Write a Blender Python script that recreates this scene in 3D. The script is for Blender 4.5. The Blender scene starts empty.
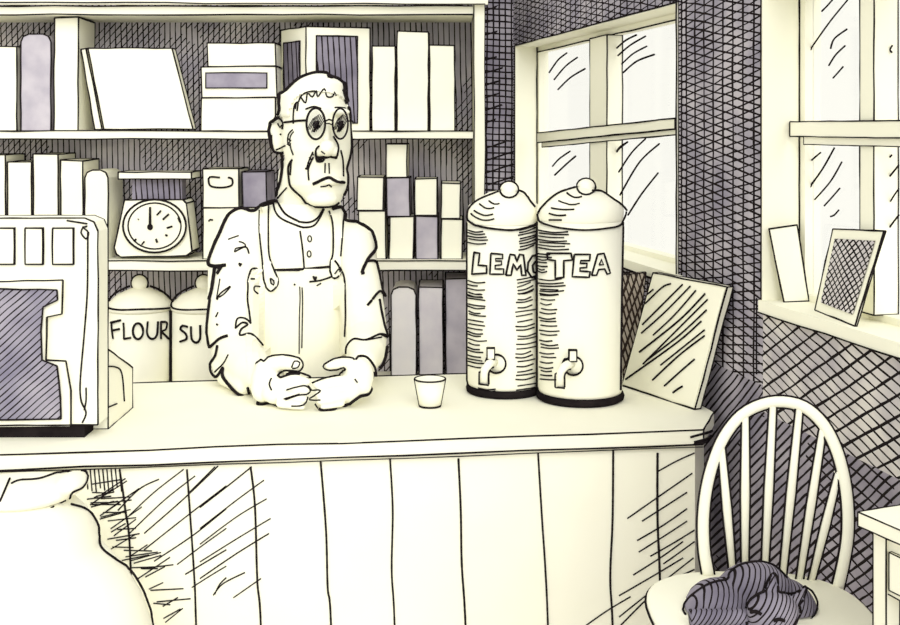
import bpy, math, random
from mathutils import Vector, Matrix
from mathutils.bvhtree import BVHTree
random.seed(7)
C = bpy.context.scene.collection
F, HZ, H = 1157.0, 130.0, 1.55          # focal length in pixels, horizon row, eye height
CT = 0.85                                # counter top height

def P(px, py, d):
    return Vector(((px - 450) * d / F, d, H - (py - HZ) * d / F))
def M(px, d):                            # pixels -> metres at depth d
    return px * d / F
def X(px, d): return (px - 450) * d / F
def Z(py, d): return H - (py - HZ) * d / F

# ------------------------------------------------------------------ materials
def lin(c):
    return tuple(((v / 255) / 12.92 if v / 255 <= .04045 else ((v / 255 + .055) / 1.055) ** 2.4) for v in c) + (1,)

def new_mat(name):
    m = bpy.data.materials.new(name); m.use_nodes = True
    nt = m.node_tree; nt.nodes.clear()
    return m, nt, nt.nodes, nt.links

def wash_nodes(nt, c1, c2, scale):
    N, L = nt.nodes, nt.links
    tc = N.new('ShaderNodeTexCoord'); nz = N.new('ShaderNodeTexNoise')
    nz.inputs['Scale'].default_value = scale; nz.inputs['Detail'].default_value = 4
    L.new(tc.outputs['Object'], nz.inputs['Vector'])
    rp = N.new('ShaderNodeValToRGB')
    rp.color_ramp.elements[0].position = .35; rp.color_ramp.elements[1].position = .65
    rp.color_ramp.elements[0].color = lin(c1); rp.color_ramp.elements[1].color = lin(c2)
    L.new(nz.outputs['Fac'], rp.inputs['Fac'])
    return tc, rp.outputs['Color']

def finish(nt, col):
    N, L = nt.nodes, nt.links
    b = N.new('ShaderNodeBsdfDiffuse'); o = N.new('ShaderNodeOutputMaterial')
    if isinstance(col, tuple): b.inputs['Color'].default_value = col
    else: L.new(col, b.inputs['Color'])
    L.new(b.outputs[0], o.inputs['Surface'])

def flat(name, c1, c2, scale=9):
    m, nt, N, L = new_mat(name); tc, col = wash_nodes(nt, c1, c2, scale); finish(nt, col); return m

def hatch(name, c1, c2, sets, scale=7, ink=(38, 33, 34), wob=.012):
    """pen hatching over a colour wash. sets: (normal vector, spacing, line share, mask threshold or None)"""
    m, nt, N, L = new_mat(name); tc, col = wash_nodes(nt, c1, c2, scale)
    nz = N.new('ShaderNodeTexNoise'); nz.inputs['Scale'].default_value = 6; nz.inputs['Detail'].default_value = 1
    L.new(tc.outputs['Object'], nz.inputs['Vector'])
    sc = N.new('ShaderNodeVectorMath'); sc.operation = 'SCALE'; sc.inputs['Scale'].default_value = wob
    L.new(nz.outputs['Color'], sc.inputs[0])
    ad = N.new('ShaderNodeVectorMath'); ad.operation = 'ADD'
    L.new(tc.outputs['Object'], ad.inputs[0]); L.new(sc.outputs[0], ad.inputs[1])
    tot = None
    for k, (n, sp, w, mask) in enumerate(sets):
        n = Vector(n).normalized()
        dt = N.new('ShaderNodeVectorMath'); dt.operation = 'DOT_PRODUCT'; dt.inputs[1].default_value = n
        L.new(ad.outputs[0], dt.inputs[0])
        ml = N.new('ShaderNodeMath'); ml.operation = 'MULTIPLY'; ml.inputs[1].default_value = 1 / sp
        L.new(dt.outputs['Value'], ml.inputs[0])
        fr = N.new('ShaderNodeMath'); fr.operation = 'FRACT'; L.new(ml.outputs[0], fr.inputs[0])
        wn = N.new('ShaderNodeTexNoise'); wn.noise_dimensions = '4D'; wn.inputs['Scale'].default_value = 14; wn.inputs['W'].default_value = k
        L.new(tc.outputs['Object'], wn.inputs['Vector'])
        mr = N.new('ShaderNodeMapRange'); mr.inputs['From Min'].default_value = .3; mr.inputs['From Max'].default_value = .7
        mr.inputs['To Min'].default_value = w * .7; mr.inputs['To Max'].default_value = w * 1.3
        L.new(wn.outputs['Fac'], mr.inputs['Value'])
        lt = N.new('ShaderNodeMath'); lt.operation = 'LESS_THAN'
        L.new(fr.outputs[0], lt.inputs[0]); L.new(mr.outputs[0], lt.inputs[1])
        res = lt.outputs[0]
        if mask is not None:
            mn = N.new('ShaderNodeTexNoise'); mn.noise_dimensions = '4D'; mn.inputs['Scale'].default_value = 3.5; mn.inputs['W'].default_value = 7 + k
            L.new(tc.outputs['Object'], mn.inputs['Vector'])
            gt = N.new('ShaderNodeMath'); gt.operation = 'GREATER_THAN'; gt.inputs[1].default_value = mask
            L.new(mn.outputs['Fac'], gt.inputs[0])
            mu = N.new('ShaderNodeMath'); mu.operation = 'MULTIPLY'
            L.new(res, mu.inputs[0]); L.new(gt.outputs[0], mu.inputs[1]); res = mu.outputs[0]
        if tot is None: tot = res
        else:
            mx = N.new('ShaderNodeMath'); mx.operation = 'MAXIMUM'
            L.new(tot, mx.inputs[0]); L.new(res, mx.inputs[1]); tot = mx.outputs[0]
    mix = N.new('ShaderNodeMix'); mix.data_type = 'RGBA'
    L.new(tot, mix.inputs['Factor']); L.new(col, mix.inputs['A']); mix.inputs['B'].default_value = lin(ink)
    finish(nt, mix.outputs['Result']); return m

def glass(name):
    m, nt, N, L = new_mat(name)
    t = N.new('ShaderNodeBsdfTransparent'); g = N.new('ShaderNodeBsdfGlossy'); g.inputs['Roughness'].default_value = .05
    t.inputs['Color'].default_value = (1, 1, 1, 1)
    mx = N.new('ShaderNodeMixShader'); o = N.new('ShaderNodeOutputMaterial'); mx.inputs[0].default_value = .03
    L.new(t.outputs[0], mx.inputs[1]); L.new(g.outputs[0], mx.inputs[2]); L.new(mx.outputs[0], o.inputs['Surface'])
    return m

WD = Vector((-.2161, 1, 0)).normalized()          # right wall runs this way (to the back)
WN = Vector((WD.y, -WD.x, 0))                     # into the wall
UP = Vector((0, 0, 1))
INK = flat('pen_ink', (30, 26, 28), (40, 35, 36), 30)
PAPER = flat('cream_paper', (250, 248, 229), (253, 251, 234), 5)
SKIN = flat('cream_skin', (250, 248, 229), (253, 251, 234), 6)
CLOTH = flat('cream_cloth', (250, 248, 229), (253, 251, 234), 4)
WOOD = flat('cream_painted_wood', (250, 248, 229), (253, 251, 234), 3)
VIOLET = flat('pale_violet_wash', (176, 170, 182), (198, 192, 200), 11)
VIOLET2 = flat('violet_wash', (138, 132, 148), (166, 160, 174), 11)
LILAC = flat('faint_lilac_wash', (238, 234, 236), (246, 242, 240), 9)
BROWN = hatch('brown_scribble', (176, 163, 150), (200, 190, 176), [((1, .2, .25), .012, .4, None), ((.8, .3, -.35), .019, .3, None)], ink=(60, 50, 46))
PIER = hatch('crosshatched_wall', (150, 145, 160), (192, 186, 194),
             [((-.17 * WD) + UP, .021, .21, None), ((.17 * WD) + UP, .021, .19, None), (WD, .055, .17, None)])
LATT = hatch('lattice_hatched_wall', (178, 172, 180), (222, 217, 214),
             [((-.31 * WD) + UP, .021, .20, None), ((.57 * WD) + UP, .034, .17, None)])
SHADE_BAND = hatch('shade_hatched_band', (134, 129, 144), (170, 164, 176),
             [((.8 * WD) + UP, .0185, .3, None), ((-.2 * WD) + UP, .03, .16, .52)])  # darker hatching low on the wall, painted as the shade behind the chair
BACKW = hatch('crosshatched_back_wall', (146, 140, 156), (184, 178, 188),
              [((1, 0, 0), .026, .26, None), ((.06, 0, 1), .026, .26, None), ((-.3, 0, 1), .05, .15, .5)])
SHELFB = hatch('hatched_shelf_back', (184, 178, 190), (224, 218, 220),
               [((1, 0, .02), .022, .22, None), ((.75, 0, -.66), .021, .19, .49)], wob=.008)
DARKV = hatch('dark_hatched_panel', (116, 111, 126), (150, 144, 158), [((1, 0, .05), .021, .25, None)], wob=.006)
OVEN = hatch('hatched_dark_glass', (128, 124, 142), (168, 163, 174), [((.66, 0, -.75), .0125, .22, None)], wob=.01)
FUR = hatch('dark_grey_fur', (112, 107, 123), (156, 150, 164), [((.80, 0, -.60), .0068, .27, None)], wob=.004)
CARD = hatch('crosshatched_card', (196, 190, 194), (222, 217, 216), [((.75 * WD) + UP, .012, .3, None), ((-.62 * WD) + UP, .015, .27, None)], wob=.006)
FLOOR = hatch('plank_floor', (214, 206, 192), (232, 225, 210), [((1, 0, 0), .12, .03, None)])
GLASS = glass('window_glass')

# ------------------------------------------------------------------ mesh builder
def cr(pts, step=3.0, closed=False):
    """Catmull-Rom through 2D points"""
    if len(pts) < 2: return pts
    p = [Vector(q) for q in pts]; out = []
    n = len(p)
    for i in range(n if closed else n - 1):
        a, b = p[i], p[(i + 1) % n]
        pa = p[i - 1] if (i > 0 or closed) else a
        pb = p[(i + 2) % n] if (i + 2 < n or closed) else b
        k = max(1, int((b - a).length / step))
        for j in range(k):
            t = j / k
            out.append(.5 * ((2 * a) + (b - pa) * t + (2 * pa - 5 * a + 4 * b - pb) * t * t + (3 * a - pa - 3 * b + pb) * t ** 3))
    out.append(p[0] if closed else p[-1])
    return out

class MB:
    def __init__(s): s.v = []; s.f = []; s.m = []; s.sm = []; s.mats = []; s._bvh = None
    def mi(s, mat):
        if mat not in s.mats: s.mats.append(mat)
        return s.mats.index(mat)
    def add(s, vs, fs, mat, smooth=False):
        o = len(s.v); k = s.mi(mat)
        s.v += [Vector(q) for q in vs]
        for q in fs: s.f.append([i + o for i in q]); s.m.append(k); s.sm.append(smooth)
        return s
    def hexa(s, b, t, mat, ink=0.0, jit=.3):
        """b, t: bottom and top quads (same winding)"""
        s.prism2(b, t, mat, ink, jit); return s
    def prism2(s, b, t, mat, ink=0.0, jit=.3, faces=True):
        b = [Vector(q) for q in b]; t = [Vector(q) for q in t]; n = len(b)
        nb = (b[1] - b[0]).cross(b[2] - b[1]) if n == 4 else sum(((b[i] - b[0]).cross(b[(i + 1) % n] - b[0]) for i in range(n)), Vector())
        flip = nb.dot(t[0] - b[0]) > 0
        fs = [list(range(n))[::-1], list(range(n, 2 * n))] + [[i, (i + 1) % n, n + (i + 1) % n, n + i] for i in range(n)]
        if not flip: fs = [f[::-1] for f in fs]
        s.add(b + t, fs, mat)
        if ink:
            for q in (b, t):
                for i in range(n): s.line(q[i], q[(i + 1) % n], ink, jit)
            for i in range(n):
                s.line(b[i], t[i], ink, jit)
        return s
    def box(s, lo, hi, mat, ink=0.0, jit=.3):
        (a, b, c), (d, e, f) = lo, hi
        return s.prism2([(a, b, c), (d, b, c), (d, e, c), (a, e, c)], [(a, b, f), (d, b, f), (d, e, f), (a, e, f)], mat, ink, jit)
    def prism(s, poly, vec, mat, ink=0.0, jit=.3):
        return s.prism2(poly, [Vector(q) + Vector(vec) for q in poly], mat, ink, jit)
    def tube(s, pts, r, mat=None, n=5, closed=False, smooth=True, caps=True):
        mat = mat or INK
        pts = [Vector(q) for q in pts]
        q = [pts[0]]
        for x in pts[1:]:
            if (x - q[-1]).length > 1e-5: q.append(x)
        if closed and (q[0] - q[-1]).length < 1e-5: q.pop()
        pts = q; m = len(pts)
        if m < 2: return s
        rs = r if isinstance(r, (list, tuple)) else [r] * m
        if len(rs) < m: rs = list(rs) + [rs[-1]] * (m - len(rs))
        vs = []; up = None
        for i in range(m):
            if closed: t = pts[(i + 1) % m] - pts[i - 1]
            else: t = pts[min(i + 1, m - 1)] - pts[max(i - 1, 0)]
            if t.length < 1e-9: t = Vector((0, 0, 1))
            t.normalize()
            if up is None:
                up = t.orthogonal().normalized()
            up = (up - t * up.dot(t))
            if up.length < 1e-6: up = t.orthogonal()
            up.normalize(); sd = t.cross(up)
            for k in range(n):
                a = 2 * math.pi * k / n
                vs.append(pts[i] + (up * math.cos(a) + sd * math.sin(a)) * rs[i])
        fs = []
        for i in range(m if closed else m - 1):
            j = (i + 1) % m
            for k in range(n):
                l = (k + 1) % n
                fs.append([i * n + k, i * n + l, j * n + l, j * n + k])
        if not closed and caps:
            fs.append(list(range(n))[::-1]); fs.append([(m - 1) * n + k for k in range(n)])
        return s.add(vs, fs, mat, smooth)
    def line(s, a, b, w=1.8, jit=.3):
        """straight pen line from a to b, w pixels wide at its distance"""
        a, b = Vector(a), Vector(b); d = max(.5, (a.y + b.y) / 2); u = d / F
        n = max(1, min(14, int((b - a).length / (16 * u)))); pts = []
        for i in range(n + 1):
            q = a.lerp(b, i / n)
            if 0 < i < n: q = q + Vector((random.uniform(-1, 1), random.uniform(-.3, .3), random.uniform(-1, 1))) * jit * u
            pts.append(q)
        return s.tube(pts, [w * u / 2 * random.uniform(.85, 1.15) for _ in pts], INK, 4, smooth=False)
    def loop(s, pts, w=1.8, jit=.3, closed=True):
        for i in range(len(pts) - (0 if closed else 1)): s.line(pts[i], pts[(i + 1) % len(pts)], w, jit)
        return s
    def loft(s, rings, mat, smooth=True, cap=True):
        n = len(rings[0]); vs = [q for r in rings for q in r]; fs = []
        for i in range(len(rings) - 1):
            for k in range(n):
                l = (k + 1) % n
                fs.append([i * n + k, i * n + l, (i + 1) * n + l, (i + 1) * n + k])
        if cap: fs += [list(range(n))[::-1], [(len(rings) - 1) * n + k for k in range(n)]]
        return s.add(vs, fs, mat, smooth)
    def lathe(s, c, prof, mat, n=40, sy=1.0, cap=True):
        return s.loft([[Vector((c[0] + r * math.cos(2 * math.pi * k / n), c[1] + r * sy * math.sin(2 * math.pi * k / n), z)) for k in range(n)] for r, z in prof], mat, True, cap)
    def ball(s, c, rx, ry, rz, mat, n=20, m=12):
        c = Vector(c)
        return s.loft([[c + Vector((rx * math.sin(t) * math.cos(2 * math.pi * k / n), ry * math.sin(t) * math.sin(2 * math.pi * k / n), -rz * math.cos(t))) for k in range(n)]
                       for t in [math.pi * (i + .02) / (m + .04) for i in range(m + 1)]], mat)
    def limb(s, pts, mat):
        """pts: [(Vector, radius)] tapered chain with round joints"""
        for i, (p, r) in enumerate(pts):
            s.ball(p, r, r, r, mat, 16, 10)
            if i:
                q, t = pts[i - 1]; s.tube([q, p], [t, r], mat, 16)
        return s
    def bvh(s):
        k = s.mats.index(INK) if INK in s.mats else -1
        return BVHTree.FromPolygons([tuple(v) for v in s.v], [f for f, m in zip(s.f, s.m) if m != k])
    def ctr(s):
        d = [v.y for v in s.v]; return (min(d) + max(d)) / 2
    def stroke(s, pts, w=1.8, curve=True, closed=False, lift=.8, jump=.12, bvh=None, floor=None):
        """a pen stroke laid on the surface of this mesh (or of the given surfaces)"""
        w *= 1.12
        if s._bvh is None: s._bvh = s.bvh(); s._mid = s.ctr()
        tree = bvh or s._bvh
        o = Vector((0, 0, H))
        px = cr(pts, 1.8, closed) if curve else cr2(pts, closed)
        chain = []; last = None
        def flush():
            if len(chain) >= 2:
                n = len(chain); k = random.uniform(.92, 1.1)
                s.tube(list(chain), [max(.0004, w * c.y / F / 2 * k * random.uniform(.93, 1.07)) for c in chain], INK, 6)
            chain.clear()
        for x, y in px:
            dr = (P(x, y, 1) - o); dr.normalize()
            hit, nn, i, dist = tree.ray_cast(o, dr)
            if hit is None:
                t = (s._mid if last is None else last) / dr.y
                for _ in range(8):
                    q, nn, i, dist = tree.find_nearest(o + dr * t)
                    t = (q - o).dot(dr)
                off = o + dr * t - q; lim = 2.5 * q.y / F
                r_ = w * q.y / F / 2
                if off.length > lim: off = off * (lim / off.length)
                if 1e-7 < off.length < r_ * .8: off = off * (r_ * .8 / off.length)
                hit = q + off
            else:
                if nn.dot(dr) > 0: nn = -nn
                hit = hit + nn * (w * hit.y / F / 2 * lift)
            if floor is not None: hit.z = max(hit.z, floor)
            if chain and abs(hit.y - chain[-1].y) > jump: flush()
            chain.append(hit); last = hit.y
        flush(); return s
    def build(s, name, parent=None, origin=None, label=None, cat=None, group=None, kind=None):
        if origin is None:
            origin = WORLD[parent.name] if parent else Vector(((min(v.x for v in s.v) + max(v.x for v in s.v)) / 2, (min(v.y for v in s.v) + max(v.y for v in s.v)) / 2, min(v.z for v in s.v)))
        origin = Vector(origin)
        me = bpy.data.meshes.new(name)
        me.from_pydata([tuple(v - origin) for v in s.v], [], s.f); 
        for m in s.mats: me.materials.append(m)
        me.polygons.foreach_set('material_index', s.m); me.polygons.foreach_set('use_smooth', s.sm); me.update()
        o = bpy.data.objects.new(name, me); C.objects.link(o)
        if parent:
            o.parent = parent; o.location = origin - WORLD[parent.name]
        else: o.location = origin
        WORLD[o.name] = origin
        tag(o, label, cat, group, kind); return o

def cr2(pts, closed=False):
    p = [Vector(q) for q in pts] + ([Vector(pts[0])] if closed else []); out = []
    for a, b in zip(p, p[1:]):
        k = max(1, int((b - a).length / 3))
        out += [a.lerp(b, j / k) for j in range(k)]
    return out + [p[-1]]

def joint(*mbs):
    vs, fs = [], []
    for q in mbs:
        o = len(vs); vs += [tuple(v) for v in q.v]; fs += [[i + o for i in f] for f in q.f]
    return BVHTree.FromPolygons(vs, fs)
WORLD = {}
def tag(o, label=None, cat=None, group=None, kind=None):
    for k, v in (('label', label), ('category', cat), ('group', group), ('kind', kind)):
        if v: o[k] = v
    return o
def thing(name, loc, label, cat, group=None, kind=None):
    o = bpy.data.objects.new(name, None); C.objects.link(o); o.location = loc; o.empty_display_size = .05
    WORLD[o.name] = Vector(loc); return tag(o, label, cat, group, kind)

def fuse(mb, mat, voxel, smooth=4):
    """the union of a builder's shapes as one continuous smooth surface"""
    me = bpy.data.meshes.new('tmp'); me.from_pydata([tuple(v) for v in mb.v], [], mb.f); me.update()
    o = bpy.data.objects.new('tmp', me); C.objects.link(o)
    r = o.modifiers.new('r', 'REMESH'); r.mode = 'VOXEL'; r.voxel_size = voxel
    if smooth:
        q = o.modifiers.new('s', 'SMOOTH'); q.factor = .5; q.iterations = smooth
    dg = bpy.context.evaluated_depsgraph_get(); ev = o.evaluated_get(dg); m2 = ev.to_mesh()
    out = MB(); out.add([v.co.copy() for v in m2.vertices], [list(p.vertices) for p in m2.polygons], mat, True)
    ev.to_mesh_clear(); bpy.data.objects.remove(o); bpy.data.meshes.remove(me)
    return out

def uv(s, x0, y0):
    """crop coordinates (scale, origin) -> photo pixels"""
    return lambda *pts: [(x0 + s * u, y0 + s * v) for u, v in pts]

# ------------------------------------------------------------------ the room
WX = 1.30
def W(d, z, n=0.0):                       # point on the right wall, n metres into it
    return Vector((WX - .2161 * d, d, z)) + WN * n
def DW(px, n=0.0):                        # depth along the wall seen at column px
    k = (px - 450) / F
    return (WX + WN.x * n - WN.y * k * n) / (k + .2161)
A0, A1, B0, B1 = DW(516), DW(678), DW(763), 1.35
SILL, HEAD, WT, TOP = 1.158, 1.897, .135, 2.5
def wbox(mb, d0, d1, z0, z1, n0, n1, mat, ink=0, jit=.3):
    return mb.prism2([W(d0, z0, n0), W(d1, z0, n0), W(d1, z0, n1), W(d0, z0, n1)], [W(d0, z1, n0), W(d1, z1, n0), W(d1, z1, n1), W(d0, z1, n1)], mat, ink, jit)
BW = 4.80                                 # back wall
m = MB()
wbox(m, A0, BW + .1, 0, TOP, 0, WT, PIER)
wbox(m, A1, A0, 0, SILL - .03, 0, WT, PIER); wbox(m, A1, A0, HEAD, TOP, 0, WT, PIER)
wbox(m, B0, A1, .96, TOP, 0, WT, PIER); wbox(m, B0, A1, 0, .96, 0, WT, SHADE_BAND)
wbox(m, B1, B0, .9, SILL - .03, 0, WT, LATT); wbox(m, B1, B0, 0, .9, 0, WT, SHADE_BAND); wbox(m, B1, B0, HEAD, TOP, 0, WT, PIER)
wbox(m, 1.15, B1, 0, TOP, 0, WT, PIER)
m.line(W(DW(757), SILL, -.001), W(DW(757), .98, -.001), 1.8)
m.line(W(DW(682), HEAD + .3, -.001), W(DW(682), SILL, -.001), 1.6)
m.build('wall_right', origin=W(2.5, 0), kind='structure')
m = MB(); m.box((-2.6, BW, 0), (W(BW, 0).x + .1, BW + .12, TOP), BACKW); m.build('wall_back', kind='structure')
m = MB(); m.box((-2.6, .6, -.06), (1.5, BW + .12, 0), FLOOR); m.build('floor', kind='structure')

def window(num, d1, d0, mull, bar, glints, label, n=.1):
    """d1 near edge, d0 far edge of the opening"""
    root = thing('window_%d' % num, W((d0 + d1) / 2, SILL, n), label, None, kind='structure')
    t = .006
    j = MB()                               # lining of the reveal
    wbox(j, d0 - t, d0, SILL, HEAD, -.004, WT, WOOD)
    wbox(j, d1, d0, HEAD - t, HEAD, -.004, WT, WOOD)
    wbox(j, d1, d1 + t, SILL, HEAD, -.004, WT, WOOD)
    j.loop([W(d0, SILL, -.005), W(d0, HEAD, -.005), W(d1, HEAD, -.005), W(d1, SILL, -.005)], 1.8, closed=False)
    j.build('jamb_lining', root)
    s = MB(); wbox(s, d1 - .03, d0 + .0, SILL - .03, SILL, -.012, WT, WOOD)
    s.line(W(d0, SILL - .028, -.014), W(d1, SILL - .028, -.014), 2.2, .6)
    s.build('window_sill', root)
    fr = MB(); e = .022
    wbox(fr, d0 - t - e, d0 - t, SILL, HEAD - t, n - .01, n + .03, WOOD)
    wbox(fr, d1 + t, d1 + t + e, SILL, HEAD - t, n - .01, n + .03, WOOD)
    wbox(fr, d1 + t, d0 - t, HEAD - t - .02, HEAD - t, n - .01, n + .03, WOOD)
    wbox(fr, d1 + t, d0 - t, SILL, SILL + .015, n - .01, n + .03, WOOD)
    fr.line(W(d0 - t, SILL, n - .012), W(d0 - t, HEAD - t, n - .012), 2.0)
    fr.line(W(d0 - t, HEAD - t - .02, n - .012), W(d1, HEAD - t - .02, n - .012), 1.8)
    fr.build('window_frame', root)
    mu = MB(); a, b = DW(mull[0], n - .03), DW(mull[1], n - .03)
    wbox(mu, b, a, SILL + .015, HEAD - .026, n - .03, n + .025, WOOD, 1.8)
    mu.build('mullion', root)
    br = MB(); (l0, zl0, zl1), (r0, zr0, zr1) = bar
    a, b = DW(l0, n - .04), DW(r0, n - .04)
    br.prism2([W(a, zl0, n - .04), W(b, zr0, n - .04), W(b, zr0, n - .032), W(a, zl0, n - .032)], [W(a, zl1, n - .04), W(b, zr1, n - .04), W(b, zr1, n - .032), W(a, zl1, n - .032)], WOOD, 1.8)
    br.prism2([W(a - .05, zl0 - .018, n - .034), W(b, zr0 - .016, n - .034), W(b, zr0 - .016, n - .03), W(a - .05, zl0 - .018, n - .03)], [W(a - .05, zl0, n - .034), W(b, zr0, n - .034), W(b, zr0, n - .03), W(a - .05, zl0, n - .03)], WOOD, 1.4)
    br.build('crossbar', root)
    g = MB(); wbox(g, d1 + t + e, d0 - t - e, SILL + .015, HEAD - .026, n + .008, n + .012, GLASS)
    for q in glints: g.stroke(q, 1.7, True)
    g.build('glass_pane', root)
    return root
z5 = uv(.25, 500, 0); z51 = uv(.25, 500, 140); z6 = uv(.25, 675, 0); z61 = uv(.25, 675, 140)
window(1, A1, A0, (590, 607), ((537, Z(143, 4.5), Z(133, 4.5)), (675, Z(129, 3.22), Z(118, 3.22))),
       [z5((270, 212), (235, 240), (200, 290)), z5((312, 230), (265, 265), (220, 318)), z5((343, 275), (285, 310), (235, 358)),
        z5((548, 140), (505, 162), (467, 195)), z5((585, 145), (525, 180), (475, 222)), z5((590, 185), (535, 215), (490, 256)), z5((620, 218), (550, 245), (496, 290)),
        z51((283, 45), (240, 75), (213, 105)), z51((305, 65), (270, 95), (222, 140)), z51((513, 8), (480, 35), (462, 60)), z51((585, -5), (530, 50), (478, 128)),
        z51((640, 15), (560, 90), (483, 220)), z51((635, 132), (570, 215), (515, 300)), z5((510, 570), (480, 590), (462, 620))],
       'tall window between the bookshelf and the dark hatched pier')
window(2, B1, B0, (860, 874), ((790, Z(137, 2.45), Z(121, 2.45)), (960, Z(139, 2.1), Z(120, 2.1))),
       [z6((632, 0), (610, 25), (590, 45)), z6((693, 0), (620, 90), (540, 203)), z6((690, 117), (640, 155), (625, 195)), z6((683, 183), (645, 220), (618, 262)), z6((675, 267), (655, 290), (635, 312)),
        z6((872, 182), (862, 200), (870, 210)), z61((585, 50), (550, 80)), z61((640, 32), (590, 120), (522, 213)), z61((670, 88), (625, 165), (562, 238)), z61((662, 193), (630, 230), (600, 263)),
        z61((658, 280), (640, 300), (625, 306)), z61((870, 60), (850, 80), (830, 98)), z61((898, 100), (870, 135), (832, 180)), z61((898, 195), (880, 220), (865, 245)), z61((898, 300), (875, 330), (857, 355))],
       'large window with a deep sill holding two propped cards')

# ------------------------------------------------------------------ bookshelf
SD0, SD1 = 4.34, 4.66                     # front and back of the shelf unit
T1, T2, T3 = Z(131, SD0), Z(261, SD0), Z(389, SD0)
XL, XR = X(-70, SD0), X(485, SD0)
bs = thing('bookshelf', ((XL + XR) / 2, 4.5, 0), 'tall cream bookshelf with hatched back filling the wall behind the counter', 'bookshelf')
m = MB(); m.box((XL, SD1, .02), (XR, SD1 + .02, 2.02), SHELFB); m.build('back_panel', bs)
for x0, x1 in ((XL, XL + .035), (X(474, SD0), XR)):
    m = MB(); m.box((x0, SD0, 0), (x1, SD1, 2.3), WOOD, 1.6, .5); m.build('side_panel', bs)
for zt, th in ((Z(6, SD0), .032), (T1, .03), (T2, .036), (T3, .036), (.12, .04)):
    m = MB(); a, b = XL + .037, X(473, SD0)
    m.box((a, SD0 + .002, zt - th), (b, SD1 - .002, zt), WOOD, 0)
    m.line((a, SD0, zt), (b, SD0, zt), 1.7, .6); m.line((a, SD0, zt - th), (b, SD0, zt - th), 1.9, .6)
    m.build('shelf_board', bs)
m = MB(); m.box((XL - .02, SD0 - .03, Z(5, SD0)), (XR + .01, SD0 - .005, 2.32), WOOD)
m.line((XL, SD0 - .032, Z(3, SD0)), (XR, SD0 - .032, Z(5, SD0)), 1.5, .6); m.build('fascia', bs)

def slab(name, label, cat, x0, y0, x1, zb, d0=4.40, dep=.2, mat=PAPER, group=None, round_top=False, marks=(), dx=0, parts=None):
    """book or box standing on a shelf: px columns, top row, bottom height"""
    m = MB(); a, b, zt = X(x0, d0), X(x1, d0), Z(y0, d0)
    if round_top:
        r = min(.03, (b - a) / 3)
        prof = [(a, zb), (b, zb), (b, zt - r), (b - r * .3, zt - r * .3), (b - r, zt), (a + r, zt), (a + r * .3, zt - r * .3), (a, zt - r)]
        m.prism([(x, d0, z) for x, z in prof], (0, dep, 0), mat); m.loop([Vector((x, d0, z)) for x, z in prof], 1.8, .4)
    else:
        ww = random.uniform(-.004, .004)
        b4 = [(a, d0, zb), (b, d0, zb), (b, d0 + dep, zb), (a, d0 + dep, zb)]
        t4 = [(a + ww, d0, zt), (b + ww, d0, zt + random.uniform(-.004, .004)), (b + ww, d0 + dep, zt), (a + ww, d0 + dep, zt)]
        m.prism2(b4, t4, mat, 1.8, .4)
    if not isinstance(marks, tuple): marks = tuple(marks)
    for q in marks: m.stroke(q, 1.6)
    if parts:
        root = thing(name, ((a + b) / 2, d0 + dep / 2, zb), label, cat, group); m.build(parts[0], root)
        for pn, (u0, v0, u1, v1), mt in parts[1:]:
            k = MB(); k.box((X(u0, d0), d0 - .004, Z(v1, d0)), (X(u1, d0), d0, Z(v0, d0)), mt, 1.5, .4); k.build(pn, root)
        return root
    return m.build(name, None, None, label, cat, group)

G1 = 'books and boxes on the upper shelf'
GB = 'books on the upper shelf'
slab('book', 'cream book at the frame-cut end of the upper shelf, beside the violet-grey book', 'book', -14, 46, 17, T1, group=GB)
slab('book', 'violet-grey book with rounded top on the upper shelf', 'book', 21, 34, 51, T1, mat=VIOLET, group=GB, round_top=True)
slab('book', 'tallest cream book on the upper shelf, standing against the leaning books', 'book', 54, 18, 78, T1, group=GB)
def para(name, label, poly, d0, dep, lines=()):
    m = MB(); m.prism([P(x, y, d0) for x, y in poly], (0, dep, 0), PAPER, 1.8, .4)
    for q in lines: m.stroke(q, 1.7)
    zb = min(v.z for v in m.v)
    for v in m.v: v.z += T1 - zb + .003
    return m.build(name, None, None, label, 'book', GB)
para('book', 'thin book leaning at a slant between the tallest book and the big flat book', [(81, 49), (86, 48), (102, 129), (95, 129)], 4.42, .18)
para('book', 'big flat book leaning sideways with its blank cover facing out', [(88, 48), (172, 48), (193, 129), (104, 129)], 4.40, .05)
zb1 = T1; zb2 = Z(96, 4.4); zb3 = Z(66, 4.4)
GX = 'boxes stacked on the upper shelf'
slab('box', 'plain cream box at the bottom of the three-box stack on the upper shelf', 'box', 201, 98, 275, T1, group=GX)
slab('box', 'flat box with violet-grey label panel, middle of the three-box stack', 'box', 202, 67, 277, Z(97.5, 4.4), group=GX, parts=('carton', ('label_panel', (206, 73, 267, 88), VIOLET2)))
slab('box', 'small cream box on top of the three-box stack on the upper shelf', 'box', 208, 43, 276, Z(66.5, 4.4), group=GX)
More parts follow.
